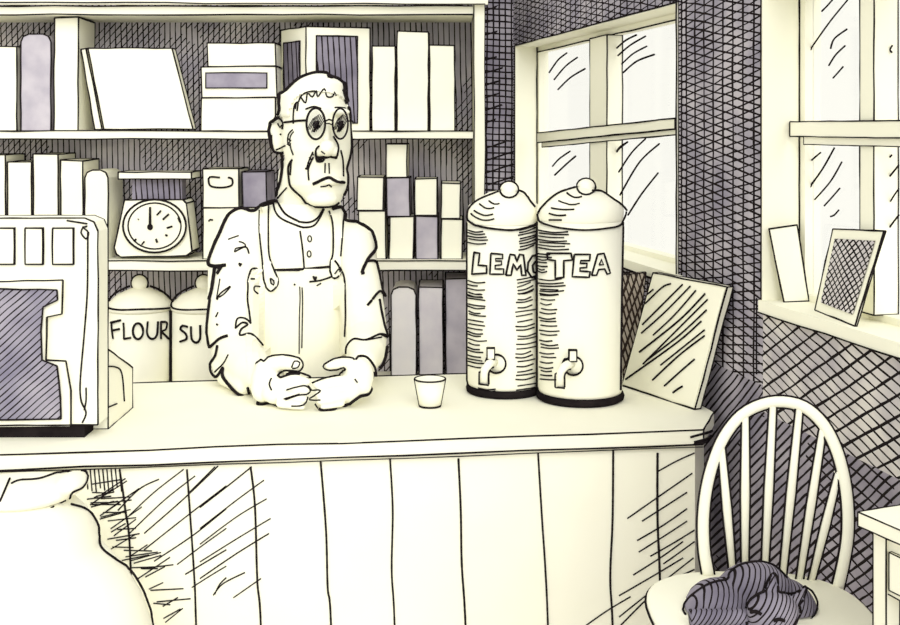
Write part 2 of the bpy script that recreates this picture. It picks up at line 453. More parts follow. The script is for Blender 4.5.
# the corner-on cabinet with dark panels
c0, c1, c2 = P(306, 131, 4.37), P(370, 131, 4.43), P(281, 131, 4.54)
for q in (c0, c1, c2): q.z = T1
c3 = c1 + c2 - c0; c3.y = min(c3.y, 4.64)
cab = thing('display_box', (c0 + c1) / 2, 'cream box with dark hatched panels set corner-on behind the man\'s head', 'box')
ht = Z(27, 4.39) - T1
m = MB(); m.prism([c0, c1, c3, c2], (0, 0, ht), WOOD, 1.8, .4); m.build('cabinet_body', cab)
def face_panel(a, b, z0, z1, u0, u1, nm, par, mat, off=.004):
    nrm = Vector((b.y - a.y, -(b.x - a.x), 0)).normalized()
    if nrm.y > 0: nrm = -nrm
    q = [a.lerp(b, u0), a.lerp(b, u1)]
    k = MB(); pts = [Vector((q[0].x, q[0].y, z0)), Vector((q[1].x, q[1].y, z0)), Vector((q[1].x, q[1].y, z1)), Vector((q[0].x, q[0].y, z1))]
    k.prism(pts, nrm * off, mat, 1.8, .4); k.build(nm, par)
face_panel(c0, c1, T1 + .03, Z(36, 4.39), .16, .8, 'front_panel', cab, DARKV)
face_panel(c2, c0, T1 + .03, Z(42, 4.45), .14, .78, 'side_panel', cab, DARKV)
slab('book', 'cream book on the upper shelf, first beside the box with dark panels', 'book', 372, 46, 395, T1, group=GB)
slab('book', 'wide tall cream book on the upper shelf, between two shorter books', 'book', 397, 31, 428, T1, group=GB)
slab('book', 'cream book on the upper shelf nearest the bookshelf side panel', 'book', 430, 45, 455, T1, group=GB)
GM = 'books above the machine'
for x0, y0, x1, lb, rt in ((-16, 155, 6, 'cream book above the machine, cut by the frame edge', 0), (8, 162, 32, 'second cream book above the machine, shorter than the next one', 0), (34, 154, 59, 'tallest of the cream books above the machine', 0),
                       (61, 160, 83, 'cream book above the machine, between the tallest and the round-topped one', 0), (85, 170, 108, 'short round-topped book above the machine, nearest the kitchen scale', 1)):
    slab('book', lb, 'book', x0, y0, x1, T2, group=GM, round_top=bool(rt))
# kitchen scale
z4 = uv(.25, 0, 140); D = 4.40
sc = thing('kitchen_scale', (X(154, D), D + .06, T2), 'cream kitchen scale with a round dial on the middle shelf', 'scale')
m = MB(); m.prism([P(x, y, D) for x, y in z4((457, 440), (466, 466), (484, 478), (745, 472), (768, 455), (745, 262), (732, 248), (498, 250))], (0, .13, 0), PAPER, 1.9, .4)
dz = T2 + .004 - min(v.z for v in m.v)
for v in m.v: v.z += dz
m.build('scale_body', sc)
m = MB(); m.box((X(130, D), D + .03, Z(203, D)), (X(180, D), D + .1, Z(178, D)), DARKV); m.build('neck', sc)
m = MB(); m.box((X(119, D), D - .01, Z(179, D)), (X(192, D), D + .14, Z(172, D)), PAPER, 1.8, .4); m.build('weighing_platform', sc)
m = MB(); ring = lambda rx, ry, d, k=36: [P(154.5 + rx * math.cos(2 * math.pi * i / k), 226 + ry * math.sin(2 * math.pi * i / k), d) for i in range(k)]
m.loft([ring(31.5, 26.5, D), ring(31.5, 26.5, D - .012)], PAPER, False)
m.tube(ring(31.5, 26.5, D - .012), .0042, INK, 6, True); m.tube(ring(26.5, 23, D - .013), .003, INK, 6, True)
for a, b in (((553, 318), (555, 316)), ((645, 282), (628, 300)), ((676, 296), (652, 318)), ((690, 345), (668, 352)), ((662, 378), (670, 384)), ((624, 395), (630, 410)), ((578, 405), (568, 418)), ((546, 396), (537, 404)), ((712, 310), (722, 330))):
    m.stroke(z4(a, b), 1.8, False)
m.build('dial', sc)
m = MB(); a, b = P(150, 227, D - .016), P(150, 207, D - .016)
m.tube([a, b], [.006, .0045], INK, 6); m.ball(a, .011, .004, .012, INK); m.build('needle', sc)
GL = 'boxes stacked beside the kitchen scale'
slab('box', 'cream carton beside the kitchen scale, underneath two smaller boxes', 'box', 203, 208, 268, T2, group=GL, marks=[z4((835, 325), (840, 318), (852, 320))])
slab('box', 'cream box with an oval label stacked beside the kitchen scale', 'box', 203, 169, 239, Z(207.5, 4.4), group=GL, marks=[z4((880, 150), (840, 148), (835, 165), (845, 185), (890, 190), (928, 180), (928, 155), (912, 150))])
slab('box', 'violet-tinted box stacked between the oval-labelled box and the man', 'box', 243, 172, 267, Z(207.5, 4.4), mat=VIOLET2, group=GL)
GR = 'packets stacked on the middle shelf beside the man'
low = [(359, 211, 386, PAPER, 'cream packet in the lower layer closest to the man'), (389, 217, 413, PAPER, 'cream packet in the lower layer, second from the man'),
       (416, 216, 438, VIOLET, 'violet-grey packet in the lower layer, third from the man'), (441, 219, 462, PAPER, 'cream packet at the lower layer end beside the drinks tank')]
for x0, y0, x1, mt, lb in low: slab('packet', lb, 'packet', x0, y0, x1, T2, d0=4.4, dep=.16, mat=mt, group=GR)
upp = [(357, 177, 383, 211, PAPER, 'cream packet in the second layer closest to the man'), (387, 178, 410, 217, VIOLET, 'violet-grey packet in the second layer, with another on top'),
       (415, 179, 437, 216, PAPER, 'cream packet in the second layer on top of the violet-grey one'), (441, 183, 460, 219, PAPER, 'small cream packet in the second layer at the shelf end'), (386, 144, 407, 178, PAPER, 'topmost cream packet of the packet stack beside the man')]
for x0, y0, x1, yb, mt, lb in upp: slab('packet', lb, 'packet', x0, y0, x1, Z(yb - .6, 4.4), d0=4.4, dep=.16, mat=mt, group=GR)
GK = 'books on the lowest visible shelf'
slab('book', 'pale lilac book on the low shelf, nearest the man', 'book', 391, 287, 416, T3, group=GK, mat=LILAC, round_top=True)
slab('book', 'pale violet book on the low shelf, middle of three', 'book', 419, 287, 443, T3, group=GK, mat=flat('mid_lilac_wash', (214, 208, 216), (230, 225, 228), 9))
slab('book', 'darker violet book on the low shelf, beside the drinks tank', 'book', 446, 279, 468, T3, group=GK, mat=VIOLET)
# canisters
z5b = uv(.25, 0, 280)
def canister(pxc, text, label):
    D = 4.49; c = Vector((X(pxc, D), D, T3)); r = M(31, D)
    t = thing('canister', c, label, 'canister', 'storage canisters on the low shelf')
    m = MB(); zt = Z(310, D); m.lathe(c, [(r * .97, T3), (r, T3 + .01), (r, zt)], PAPER)
    for px in (-30.7, 30.7): m.line((c.x + M(px * 1.02, D), D - .02, T3), (c.x + M(px * 1.02, D), D - .02, zt), 1.9, .4)
    for q in text: m.stroke(q, 2.0)
    m.build('canister_body', t); cb_ = joint(m)
    m = MB(); m.lathe(c, [(r * 1.0, zt + .001), (r * 1.06, zt + .012), (r * 1.0, zt + .03), (r * .72, zt + .062), (r * .3, zt + .085), (.012, zt + .09)], PAPER)
    m.stroke([(pxc - 32, 304), (pxc - 31, 308), (pxc - 20, 310), (pxc, 309.5), (pxc + 20, 309), (pxc + 31, 308)], 1.8); m.stroke([(pxc - 33, 304), (pxc - 28, 296), (pxc - 18, 289), (pxc - 10, 286)], 1.8); m.stroke([(pxc + 33, 304), (pxc + 28, 296), (pxc + 18, 289), (pxc + 10, 286)], 1.8)
    m.build('lid', t)
    m = MB(); k = Vector((c.x, D, zt + .105)); rr = M(8, D); m.ball(k, rr, rr, rr, PAPER)
    m.tube([k + Vector((rr * 1.05 * math.cos(a), -.004, rr * 1.05 * math.sin(a))) for a in [i * math.pi / 12 for i in range(24)]], .004, INK, 5, True)
    m.build('knob', t)
canister(140, [z5b((455, 235), (450, 200), (448, 165)), z5b((446, 170), (485, 160)), z5b((450, 202), (480, 195)), z5b((495, 170), (497, 200), (497, 235)), z5b((497, 235), (525, 230)),
               [(138 + 5 * math.cos(a), 331 + 8 * math.sin(a)) for a in [i * math.pi / 8 for i in range(17)]], z5b((590, 165), (588, 215), (605, 235), (625, 222), (630, 165)),
               z5b((642, 235), (642, 165)), z5b((642, 167), (665, 170), (660, 198), (644, 205), (660, 222), (672, 235))], 'cream canister lettered FLOUR with a ball-knobbed lid')
canister(204, [z5b((752, 187), (732, 182), (724, 196), (745, 215), (748, 235), (722, 246)), z5b((765, 185), (768, 235), (785, 250), (800, 235), (801, 180))], 'cream canister lettered SU, partly behind the man\'s arm')

# ------------------------------------------------------------------ counter
cf = lambda x: .134 * x + 2.622            # front edge
cb = lambda x: .134 * x + 3.315            # back edge
cn = thing('counter', (-.3, 2.9, 0), 'long cream shop counter with a plank-boarded front', 'counter')
lx = -1.35
top = [Vector((lx, cf(lx), CT)), Vector((.592, cf(.592), CT)), Vector((.655, 2.87, CT)), Vector((.55, cb(.55), CT)), Vector((lx, cb(lx), CT))]
m = MB(); m.prism([q - Vector((0, 0, .032)) for q in top], (0, 0, .032), WOOD)
m.line(top[0], top[1], 2.0, .9); m.line(top[0] - Vector((0, .0, .032)), top[1] - Vector((0, 0, .034)), 2.2, .8); m.line(top[0] - Vector((0, .0, .036)), top[1] - Vector((0, 0, .040)), 1.3, .9)
m.line(top[1], top[2], 1.8); m.line(top[1], top[1] - Vector((0, 0, .032)), 2.2); m.line(top[3], top[4], 1.7, .5); m.line(top[2], top[3], 1.5)
m._bvh = None
for a, b in (((690, 437), (712, 431)), ((694, 442), (714, 437)), ((688, 445), (710, 441))): m.stroke([a, b], 2.2)
m.build('counter_top', cn)
m = MB(); ins = .025
b4 = [Vector((lx + .02, cf(lx + .02) + ins, 0)), Vector((.575, cf(.575) + ins, 0)), Vector((.63, 2.87, 0)), Vector((.6, 2.95, 0)), Vector((lx + .02, cf(lx) + .36, 0))]
m.prism(b4, (0, 0, CT - .034), WOOD)
m.build('counter_cabinet', cn)
m = MB(); y0 = .0
m.prism2([Vector((lx + .02, cf(lx + .02) + ins - .012, .02)), Vector((.574, cf(.574) + ins - .012, .02)), Vector((.574, cf(.574) + ins - .001, .02)), Vector((lx + .02, cf(lx + .02) + ins - .001, .02))],
         [Vector((lx + .02, cf(lx + .02) + ins - .012, CT - .036)), Vector((.574, cf(.574) + ins - .012, CT - .036)), Vector((.574, cf(.574) + ins - .001, CT - .036)), Vector((lx + .02, cf(lx + .02) + ins - .001, CT - .036))], WOOD)
zl = uv(.328, 0, 420); zm = uv(.3333, 200, 420); zr = uv(.328, 450, 420)
ext = lambda q: q + [(q[-1][0] + 4, 760), (q[-1][0] + 6, 930)]
for q in (zl((365, 150), (382, 270), (398, 430)), zl((570, 150), (580, 290), (592, 470), (597, 590)), zm((152, 140), (165, 260), (172, 480), (182, 600)), zm((362, 125), (378, 330), (383, 500), (392, 590)),
          zm((570, 115), (578, 270), (575, 450), (583, 595)), zm((775, 115), (782, 270), (785, 430), (796, 610)), zr((268, 100), (280, 300), (290, 450), (298, 625)), zr((497, 90), (495, 300), (488, 480), (495, 625)), zr((632, 100), (632, 300), (640, 510))):
    m.stroke(ext(q), 1.9)
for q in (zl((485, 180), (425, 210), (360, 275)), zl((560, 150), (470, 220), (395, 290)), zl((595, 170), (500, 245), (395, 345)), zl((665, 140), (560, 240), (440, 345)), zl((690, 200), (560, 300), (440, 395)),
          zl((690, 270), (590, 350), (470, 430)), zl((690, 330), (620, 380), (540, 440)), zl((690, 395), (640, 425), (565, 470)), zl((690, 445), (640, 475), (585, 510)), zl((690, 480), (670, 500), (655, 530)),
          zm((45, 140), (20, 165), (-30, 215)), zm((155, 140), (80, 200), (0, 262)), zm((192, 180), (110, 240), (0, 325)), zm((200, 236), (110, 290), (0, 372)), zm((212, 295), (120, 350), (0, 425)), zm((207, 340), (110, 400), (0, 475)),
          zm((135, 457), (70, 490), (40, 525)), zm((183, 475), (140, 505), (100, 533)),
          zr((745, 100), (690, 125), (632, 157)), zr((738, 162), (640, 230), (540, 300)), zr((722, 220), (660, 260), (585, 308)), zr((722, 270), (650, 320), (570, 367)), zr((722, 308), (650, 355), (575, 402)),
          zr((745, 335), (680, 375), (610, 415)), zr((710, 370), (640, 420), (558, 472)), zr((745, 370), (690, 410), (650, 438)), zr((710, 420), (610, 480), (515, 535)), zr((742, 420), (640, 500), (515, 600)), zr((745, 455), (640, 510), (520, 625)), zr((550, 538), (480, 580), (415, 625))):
    m.stroke(q, 1.3)  # slanted pen hatching that draws shade on the counter front
edge = [(84, 478), (90, 492), (86, 503), (98, 512), (104, 530), (106, 546), (122, 560), (138, 578), (148, 600), (155, 622)]
for i in range(46):                          # short crossed pen marks drawing the sack's shade on the boards
    t = random.random() * (len(edge) - 1.01); a, b = edge[int(t)], edge[int(t) + 1]; f_ = t - int(t)
    x, y = a[0] + (b[0] - a[0]) * f_, a[1] + (b[1] - a[1]) * f_
    l = random.uniform(14, 34); g = random.uniform(0, 14)
    m.stroke([(x + g, y + random.uniform(-3, 3)), (x + g + l, y - l * random.choice((.05, .18, .65)))], 1.2)
for i in range(9): m.stroke([(86 + i * 4.2, 469), (88 + i * 4.2, 486 + random.uniform(-4, 8))], 1.3)  # upright pen marks, more of the shade drawn beside the sack
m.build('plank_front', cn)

# ------------------------------------------------------------------ machine on the counter
D = 2.63; xr = X(98, D)
mc = thing('counter_machine', (-.96, 2.75, CT), 'boxy cream machine with three square windows above a dark notched opening', 'machine')
m = MB(); zt = Z(218, D); r = .03
prof = [(-1.12, CT + .03), (xr, CT + .03), (xr, zt - r), (xr - r * .3, zt - r * .3), (xr - r, zt), (-1.12, zt)]
m.prism([(x, D, z) for x, z in prof], (0, .075, 0), PAPER); m.loop([Vector((x, D, z)) for x, z in prof], 1.9, .4)
m.loop([Vector((x, D + .075, z)) for x, z in prof[1:]], 1.9, .4, closed=False)
for q in (z5b((352, -190), (350, 40), (338, 210), (322, 400), (325, 480), (345, 530), (330, 570)), z5b((345, 430), (345, 480), (338, 520)), z4((268, 322), (350, 335)), z4((335, 345), (325, 370), (345, 395), (355, 370), (335, 350), (350, 345))): m.stroke(q, 1.6)
m.build('machine_body', mc)
m = MB(); m.prism([(-1.12, 2.708, CT), (-1.12, 2.915, CT), (-1.12, 2.915, .951), (-1.12, 2.708, 1.036)], (1.12 + xr, 0, 0), PAPER, 1.9, .4)
for q in (z5b((402, 322), (404, 420), (404, 527)), z5b((413, 347), (460, 348), (485, 375), (495, 485)), z5b((428, 510), (465, 495))): m.stroke(q, 1.5)
m.build('rear_housing', mc)
m = MB(); m.box((-1.12, D + .004, CT), (X(84, D), D + .07, CT + .03), INK); m.build('shadow_strip', mc)  # black strip modelled as the shadow line under the machine
out_ = [(-30, 282), (63, 280), (62, 314), (47, 317), (46, 360), (66, 361), (71, 390), (71, 425), (-30, 426)]
inn_ = [(-30, 288), (57, 290), (57.5, 300), (43, 307), (41, 330), (42, 360), (57, 366), (60.5, 400), (61, 419), (-30, 420)]
m = MB(); m.prism([P(x, y, D) for x, y in out_], (0, -.01, 0), PAPER); m.loop([P(x, y, D - .0105) for x, y in out_], 2.0, .4); m.build('opening_rim', mc)
m = MB(); m.prism([P(x, y, D - .0102) for x, y in inn_], (0, -.006, 0), OVEN); m.loop([P(x, y, D - .017) for x, y in inn_], 2.0, .4); m.build('dark_opening', mc)
for x0, x1 in ((-3, 15), (26, 43.5), (53.5, 74)):
    m = MB(); m.prism([P(x0, 264, D), P(x1, 264, D), P(x1, 228, D), P(x0, 228, D)], (0, -.005, 0), PAPER, 2.0, .4); m.build('square_window', mc)

# ------------------------------------------------------------------ drink tanks
z7 = uv(.2081, 460, 170); z8 = uv(.2, 460, 290)
def tank(pxc, D, r, rimz, top, label, letters, shade_hatch, lidst, sp, side, knob):
    c = Vector((X(pxc, D), D, CT)); t = thing('drinks_tank', c, label, 'drinks dispenser', 'drinks tanks on the counter')
    m = MB(); m.lathe(c, [(r * .98, CT), (r * 1.035, CT + .004), (r * 1.05, CT + .012), (r * 1.02, CT + .02), (r * .98, CT + .021)], INK); m.build('shadow_ring', t)  # black ring standing for the shadow under the tank
    m = MB(); m.lathe(c, [(r * .97, CT + .018), (r, CT + .03), (r, rimz + .004)], PAPER, 64)
    for q, w in side: m.stroke(q, w)
    for q in letters: m.stroke(q, 1.8, False, jump=.3)
    for q in shade_hatch: m.stroke(q, 1.3)  # pen hatching that draws shade on the sides of the tank
    m.build('tank_body', t); tb_ = m
    m = MB(); m.lathe(c, [(r * .99, rimz), (r * 1.02, rimz + .006), (r * 1.035, rimz + .03), (r * .97, rimz + .05), (r * .75, rimz + (top - rimz) * .72), (r * .42, rimz + (top - rimz) * .93), (.012, top)], PAPER, 64)
    for q, w in lidst: m.stroke(q, w, jump=.3, bvh=joint(m, tb_))
    m.build('lid', t)
    k = MB(); kc = P(knob[0], knob[1], D); kr = M(9, D); k.ball(kc, kr, kr, kr * .9, PAPER); k.lathe((c.x, c.y, 0), [(kr * .5, top - .012), (kr * .5, kc.z)], PAPER, 16)
    kb_ = joint(k, m)
    k.stroke([(knob[0] + 9.2 * math.cos(a), knob[1] + 8.3 * math.sin(a)) for a in [i * math.pi / 8 for i in range(17)]], 1.8, bvh=kb_, jump=.3)
    k.build('knob', t)
    # spigot: flange, pipe bending down, small lever
    fx, fy, px_, py_ = sp
    a = (pxc - fx); th = math.asin(max(-1, min(1, X(fx, D - r) - c.x)) / r); base = c + Vector((math.sin(th) * r, -math.cos(th) * r, 0)); base.z = Z(fy, base.y)
    nrm = Vector((math.sin(th), -math.cos(th), 0))
    s = MB(); u = M(1, D - r)
    s.tube([base - nrm * .004, base + nrm * .008], 8.5 * u, PAPER, 20)
    rg = [base + nrm * .009 + Vector((math.cos(q) * 9.3 * u, -.001, math.sin(q) * 9.3 * u)) for q in [i * math.pi / 12 for i in range(24)]]
    s.tube(rg, .003, INK, 5, True)
    p0, p3 = base + nrm * .006, P(px_, py_, base.y - .04)
    pipe = [p0 + Vector((-2 * u, 0, 1.5 * u)), p0 + nrm * .03 + Vector((-4 * u, 0, 3 * u)), Vector((p3.x + 5 * u, p3.y, base.z + 2 * u)), Vector((p3.x + 1 * u, p3.y, base.z - 3 * u)), p3]
    s.tube(pipe, 4.2 * u, PAPER, 14)
    s._bvh = None
    s.stroke([(fx - 6, fy - 5.5), (px_ + 4, fy - 6.5), (px_ - 2, fy - 3), (px_ - 4.5, fy + 4), (px_ - 5, py_)], 1.8); s.stroke([(fx - 3, fy + 4), (px_ + 9, fy + 4), (px_ + 4.5, fy + 9), (px_ + 4, py_)], 1.8); s.stroke([(px_ - 5, py_), (px_ + 4, py_ + 1)], 1.8)
    s.build('spigot', t)
    l = MB(); q = P(fx - 6 + (5 if fx > 540 else 0), fy - 10, base.y - .03); l.box((q.x - 4 * u, q.y - .006, q.z - 6 * u), (q.x + 3.5 * u, q.y + .006, q.z + 5 * u), PAPER, 1.7, .3); l.build('lever', t)
LET = [z7((70, 395), (97, 400), (90, 457), (130, 460), (130, 495), (60, 500), (70, 395)), z7((150, 400), (205, 405), (205, 425), (172, 425), (172, 437), (200, 437), (200, 455), (170, 458), (170, 475), (210, 475), (210, 500), (145, 500), (150, 400)),
       z7((220, 505), (240, 405), (262, 408), (272, 440), (285, 405), (303, 408), (315, 505), (295, 505), (290, 455), (272, 480), (255, 450), (245, 505), (220, 505)), z7((375, 408), (345, 412), (325, 445), (322, 485), (342, 515), (370, 518)), z7((375, 435), (358, 440), (345, 460), (350, 490), (370, 495))]
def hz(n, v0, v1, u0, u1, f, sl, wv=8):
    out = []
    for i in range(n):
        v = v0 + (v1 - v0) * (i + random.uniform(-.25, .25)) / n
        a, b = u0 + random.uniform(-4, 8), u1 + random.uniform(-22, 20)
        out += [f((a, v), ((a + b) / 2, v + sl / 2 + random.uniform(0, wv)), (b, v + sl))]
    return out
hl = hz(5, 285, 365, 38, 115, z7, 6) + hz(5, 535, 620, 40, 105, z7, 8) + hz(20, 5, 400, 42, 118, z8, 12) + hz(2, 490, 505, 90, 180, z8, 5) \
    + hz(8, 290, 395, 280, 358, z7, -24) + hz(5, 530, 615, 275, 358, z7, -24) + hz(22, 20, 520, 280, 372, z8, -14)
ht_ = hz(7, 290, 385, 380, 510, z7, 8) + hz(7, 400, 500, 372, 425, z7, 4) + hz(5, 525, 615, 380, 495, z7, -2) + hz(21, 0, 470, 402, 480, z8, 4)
LT = [z7((420, 400), (535, 400), (540, 432), (500, 435), (500, 515), (460, 520), (460, 435), (425, 430), (420, 400)), z7((550, 405), (625, 405), (622, 435), (580, 435), (578, 448), (610, 448), (608, 468), (577, 470), (577, 485), (625, 488), (620, 515), (540, 512), (550, 405)),
      z7((632, 505), (660, 405), (690, 400), (720, 495), (705, 500), (693, 475), (665, 478), (655, 505), (632, 505)), z7((668, 455), (678, 430), (688, 455), (668, 455))]
arcs = lambda L: [(z7((u, v), (u + w * .2, v + h * .55), (u + w * .5, v + h), (u + w * .8, v + h), (u + w, v + h * .8)), 1.6) for u, v, w, h in L]
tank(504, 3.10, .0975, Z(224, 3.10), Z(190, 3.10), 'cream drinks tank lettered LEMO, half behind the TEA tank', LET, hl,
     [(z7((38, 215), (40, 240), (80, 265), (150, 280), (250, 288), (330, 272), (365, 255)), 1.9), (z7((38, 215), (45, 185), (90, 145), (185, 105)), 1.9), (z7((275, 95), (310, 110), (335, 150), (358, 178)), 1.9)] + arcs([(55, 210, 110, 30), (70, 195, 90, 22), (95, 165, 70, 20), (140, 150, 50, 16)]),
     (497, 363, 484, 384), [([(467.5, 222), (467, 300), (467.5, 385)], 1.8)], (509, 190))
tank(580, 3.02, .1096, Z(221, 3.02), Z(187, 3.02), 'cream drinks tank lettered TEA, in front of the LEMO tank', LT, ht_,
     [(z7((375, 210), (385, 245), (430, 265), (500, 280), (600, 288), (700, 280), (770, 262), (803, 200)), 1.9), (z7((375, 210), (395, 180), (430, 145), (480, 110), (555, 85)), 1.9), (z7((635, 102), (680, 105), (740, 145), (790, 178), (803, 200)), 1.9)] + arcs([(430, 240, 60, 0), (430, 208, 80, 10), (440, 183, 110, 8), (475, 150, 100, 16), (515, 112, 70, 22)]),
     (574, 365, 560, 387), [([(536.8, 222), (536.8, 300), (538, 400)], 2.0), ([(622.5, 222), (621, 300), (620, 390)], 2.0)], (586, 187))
# cup
D = 2.93; m = MB(); c = Vector((X(430, D), D, CT)); rt, rb, h = M(15.5, D), M(10.5, D), .07
m.lathe(c, [(rb * .5, CT), (rb, CT + .001), (rt, CT + h), (rt - .003, CT + h), (rb - .003, CT + .006), (rb * .4, CT + .006)], PAPER, 32)
m.tube([c + Vector((rt * math.cos(a), rt * math.sin(a), h)) for a in [i * math.pi / 16 for i in range(32)]], .0022, INK, 5, True)
m.tube([c + Vector((rb * math.cos(a), rb * math.sin(a), .003)) for a in [math.pi + i * math.pi / 12 for i in range(13)]], .0028, INK, 5)
for s_ in (-1, 1): m.tube([c + Vector((s_ * rb, -.002, .002)), c + Vector((s_ * rt, -.002, h))], .0022, INK, 5)
m.build('cup', None, c, 'small cream cup standing alone on the counter beside the tanks', 'cup')

# panel leaning on the right end of the counter, and a scribbled slab standing for the shade behind it
BL, BR, TR, TL = Vector((.470, 3.164, CT + .002)), Vector((.612, 2.892, CT + .002)), Vector((.671, 2.80, 1.17)), Vector((.537, 3.06, 1.172))
lp = thing('leaning_panel', (BL + BR) / 2, 'large pane-like panel with slanted glints propped up between the TEA tank and the wall', 'panel')
nv = Vector((.0165, .0087, 0))
m = MB(); m.prism([BL, BR, TR, TL], nv, WOOD, 2.0, .5)
m.build('panel_board', lp)
z9 = uv(.25, 580, 250)
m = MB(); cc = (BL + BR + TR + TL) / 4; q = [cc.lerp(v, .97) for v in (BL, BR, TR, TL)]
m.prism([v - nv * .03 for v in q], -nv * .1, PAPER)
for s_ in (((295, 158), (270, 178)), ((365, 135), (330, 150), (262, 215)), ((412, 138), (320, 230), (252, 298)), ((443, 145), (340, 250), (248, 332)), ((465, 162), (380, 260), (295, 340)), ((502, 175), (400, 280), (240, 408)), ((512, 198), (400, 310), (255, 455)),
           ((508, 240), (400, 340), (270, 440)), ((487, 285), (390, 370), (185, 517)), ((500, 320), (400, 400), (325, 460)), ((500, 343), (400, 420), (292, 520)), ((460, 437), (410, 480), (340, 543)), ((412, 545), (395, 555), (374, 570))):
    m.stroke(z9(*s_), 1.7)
m.build('glazed_face', lp)
m = MB(); d = 3.27; m.hexa([(X(620, d), d, CT), (X(634, d), d, CT), (X(634, d), d + .02, CT), (X(620, d), d + .02, CT)], [(X(623, d), d + .03, Z(276, d)), (X(648, d), d + .03, Z(274, d)), (X(648, d), d + .05, Z(274, d)), (X(623, d), d + .05, Z(276, d))], BROWN, 1.3)
m.build('shade_board', None, None, 'narrow dark scribbled slab standing in for the shade between the TEA tank and the leaning panel', 'shade stand-in')

# cards on the window sill
def card(label, pts, th, mat, frame=False, strokes=()):
    t = thing('propped_card', (pts[0] + pts[1]) / 2, label, 'card')
    m = MB(); m.prism(pts, th, PAPER, 1.9, .4)
    for q in strokes: m.stroke(q, 1.7)
    m.build('card_sheet', t)
    if frame:
        cc = sum(pts, Vector()) / 4; uq = [cc.lerp(v, .78) for v in pts]
        k = MB(); k.prism([v - Vector(th).normalized() * .0005 for v in uq], -Vector(th).normalized() * .002, mat); k.build('picture', t)
def onsill(px, n): d = DW(px, n); return W(d, SILL + .001, n)
def above(px, py, n): d = DW(px, n); q = W(d, 0, n); q.z = Z(py, q.y); return q
tv = WN * .004
card('plain cream card propped in the window corner beside the dark pier', [Vector((X(784, 2.63), 2.63, SILL + .001)), Vector((X(809, 2.645), 2.645, SILL + .001)), P(797, 225, 2.66), P(769, 229, 2.65)], Vector((.001, .004, 0)), CARD)
card('slanted card with a dark crosshatched picture propped on the window sill', [onsill(815, .035), onsill(855, .005), above(884, 231, .055), above(833, 229, .06)], tv, CARD, True)

# ------------------------------------------------------------------ the man
man = thing('person', (X(300, 3.55), 3.55, 0), 'man in round glasses and bib overalls leaning with folded hands on the counter', 'person')
HD = 3.5
head_prof = [(75, 314, 324), (77.5, 306, 330), (80.5, 300, 336), (85, 294, 341), (91, 288, 342), (95, 282, 342.5), (104, 281, 345), (109, 281, 348), (125, 281, 350), (138, 282, 350.5), (150, 283, 350), (158, 285, 348.5), (165, 286, 346.5), (169, 286, 345.5), (176, 287, 347), (184, 288, 347), (191, 293, 345.5), (197, 299, 342.5), (202, 306, 340), (206, 316, 334)]
def head_rings(grow=0, k=44):
    out = []
    for py, a, b in head_prof:
        cx, rx = (a + b) / 2, (b - a) / 2 + grow
        ry = rx * (1.18 if py < 140 else 1.18 - (py - 140) * .004)
        dc = HD + M(6 if py < 130 else 6 - (py - 130) * .12, HD)
        ring = []
        for i in range(k):
            t = 2 * math.pi * i / k
            q = P(cx + rx * math.cos(t), py - (grow if py < 90 else 0), HD); q.y = dc + M(ry, HD) * math.sin(t); ring.append(q)
        out.append(ring)
    return out
raw = MB()
raw.loft(head_rings(), SKIN)
u = M(1, HD)
def B(px, py, d, rx, ry, rz, mb=None): (mb or raw).ball(P(px, py, d), M(rx, d), M(ry, d), M(rz, d), SKIN)
fd = HD - M(33, HD)                        # front of the face
B(326, 134, fd + .012, 5, 7, 16); B(327, 148, fd - .012, 8.5, 11, 8.5); B(320, 151, fd, 5.5, 8, 5.5); B(334, 151, fd, 5, 8, 5.5)   # nose
B(278.5, 136, HD + .03, 9, 6, 18); B(327, 181, fd + .028, 15, 8, 5); B(322, 199, fd + .045, 16, 12, 8); B(316, 112, fd + .03, 13, 8, 4); B(340, 112, fd + .03, 10, 8, 4)
def Lm(*q): raw.limb([(P(x, y, d), M(r, d)) for x, y, d, r in q], SKIN)
Lm((309, 178, 3.56, 31), (309, 205, 3.58, 32), (308, 232, 3.58, 32))                                  # neck
Lm((308, 260, 3.6, 40), (308, 340, 3.6, 42), (308, 420, 3.6, 44))                                      # trunk under the clothes
Lm((262, 246, 3.55, 20), (240, 246, 3.52, 16)); Lm((340, 246, 3.55, 18), (352, 248, 3.52, 15))
Lm((240, 246, 3.52, 16), (236, 300, 3.42, 14), (240, 356, 3.22, 13), (262, 378, 3.05, 11.5), (272, 383, 2.98, 13))
Lm((352, 248, 3.52, 15), (362, 300, 3.42, 14), (365, 340, 3.28, 13), (362, 368, 3.06, 11), (358, 377, 2.99, 12))
# left hand
B(268, 381, 2.96, 17, 15, 21); B(276, 391, 2.93, 15, 12, 13); B(262, 388, 2.95, 11, 12, 14)
Lm((264, 367, 2.965, 9), (282, 362.5, 2.935, 7.2), (296, 364.5, 2.915, 6.2))
Lm((280, 381, 2.93, 5.2), (296, 378.5, 2.90, 4.5), (307, 382, 2.90, 4)); Lm((280, 389, 2.91, 4.8), (296, 389, 2.885, 4.3), (306, 391, 2.885, 3.8))
Lm((280, 397, 2.905, 4.6), (296, 397.5, 2.88, 4.1), (304, 399, 2.88, 3.7)); Lm((280, 403.5, 2.895, 4.3), (294, 405.5, 2.88, 3.7), (302, 406.5, 2.88, 3.3))
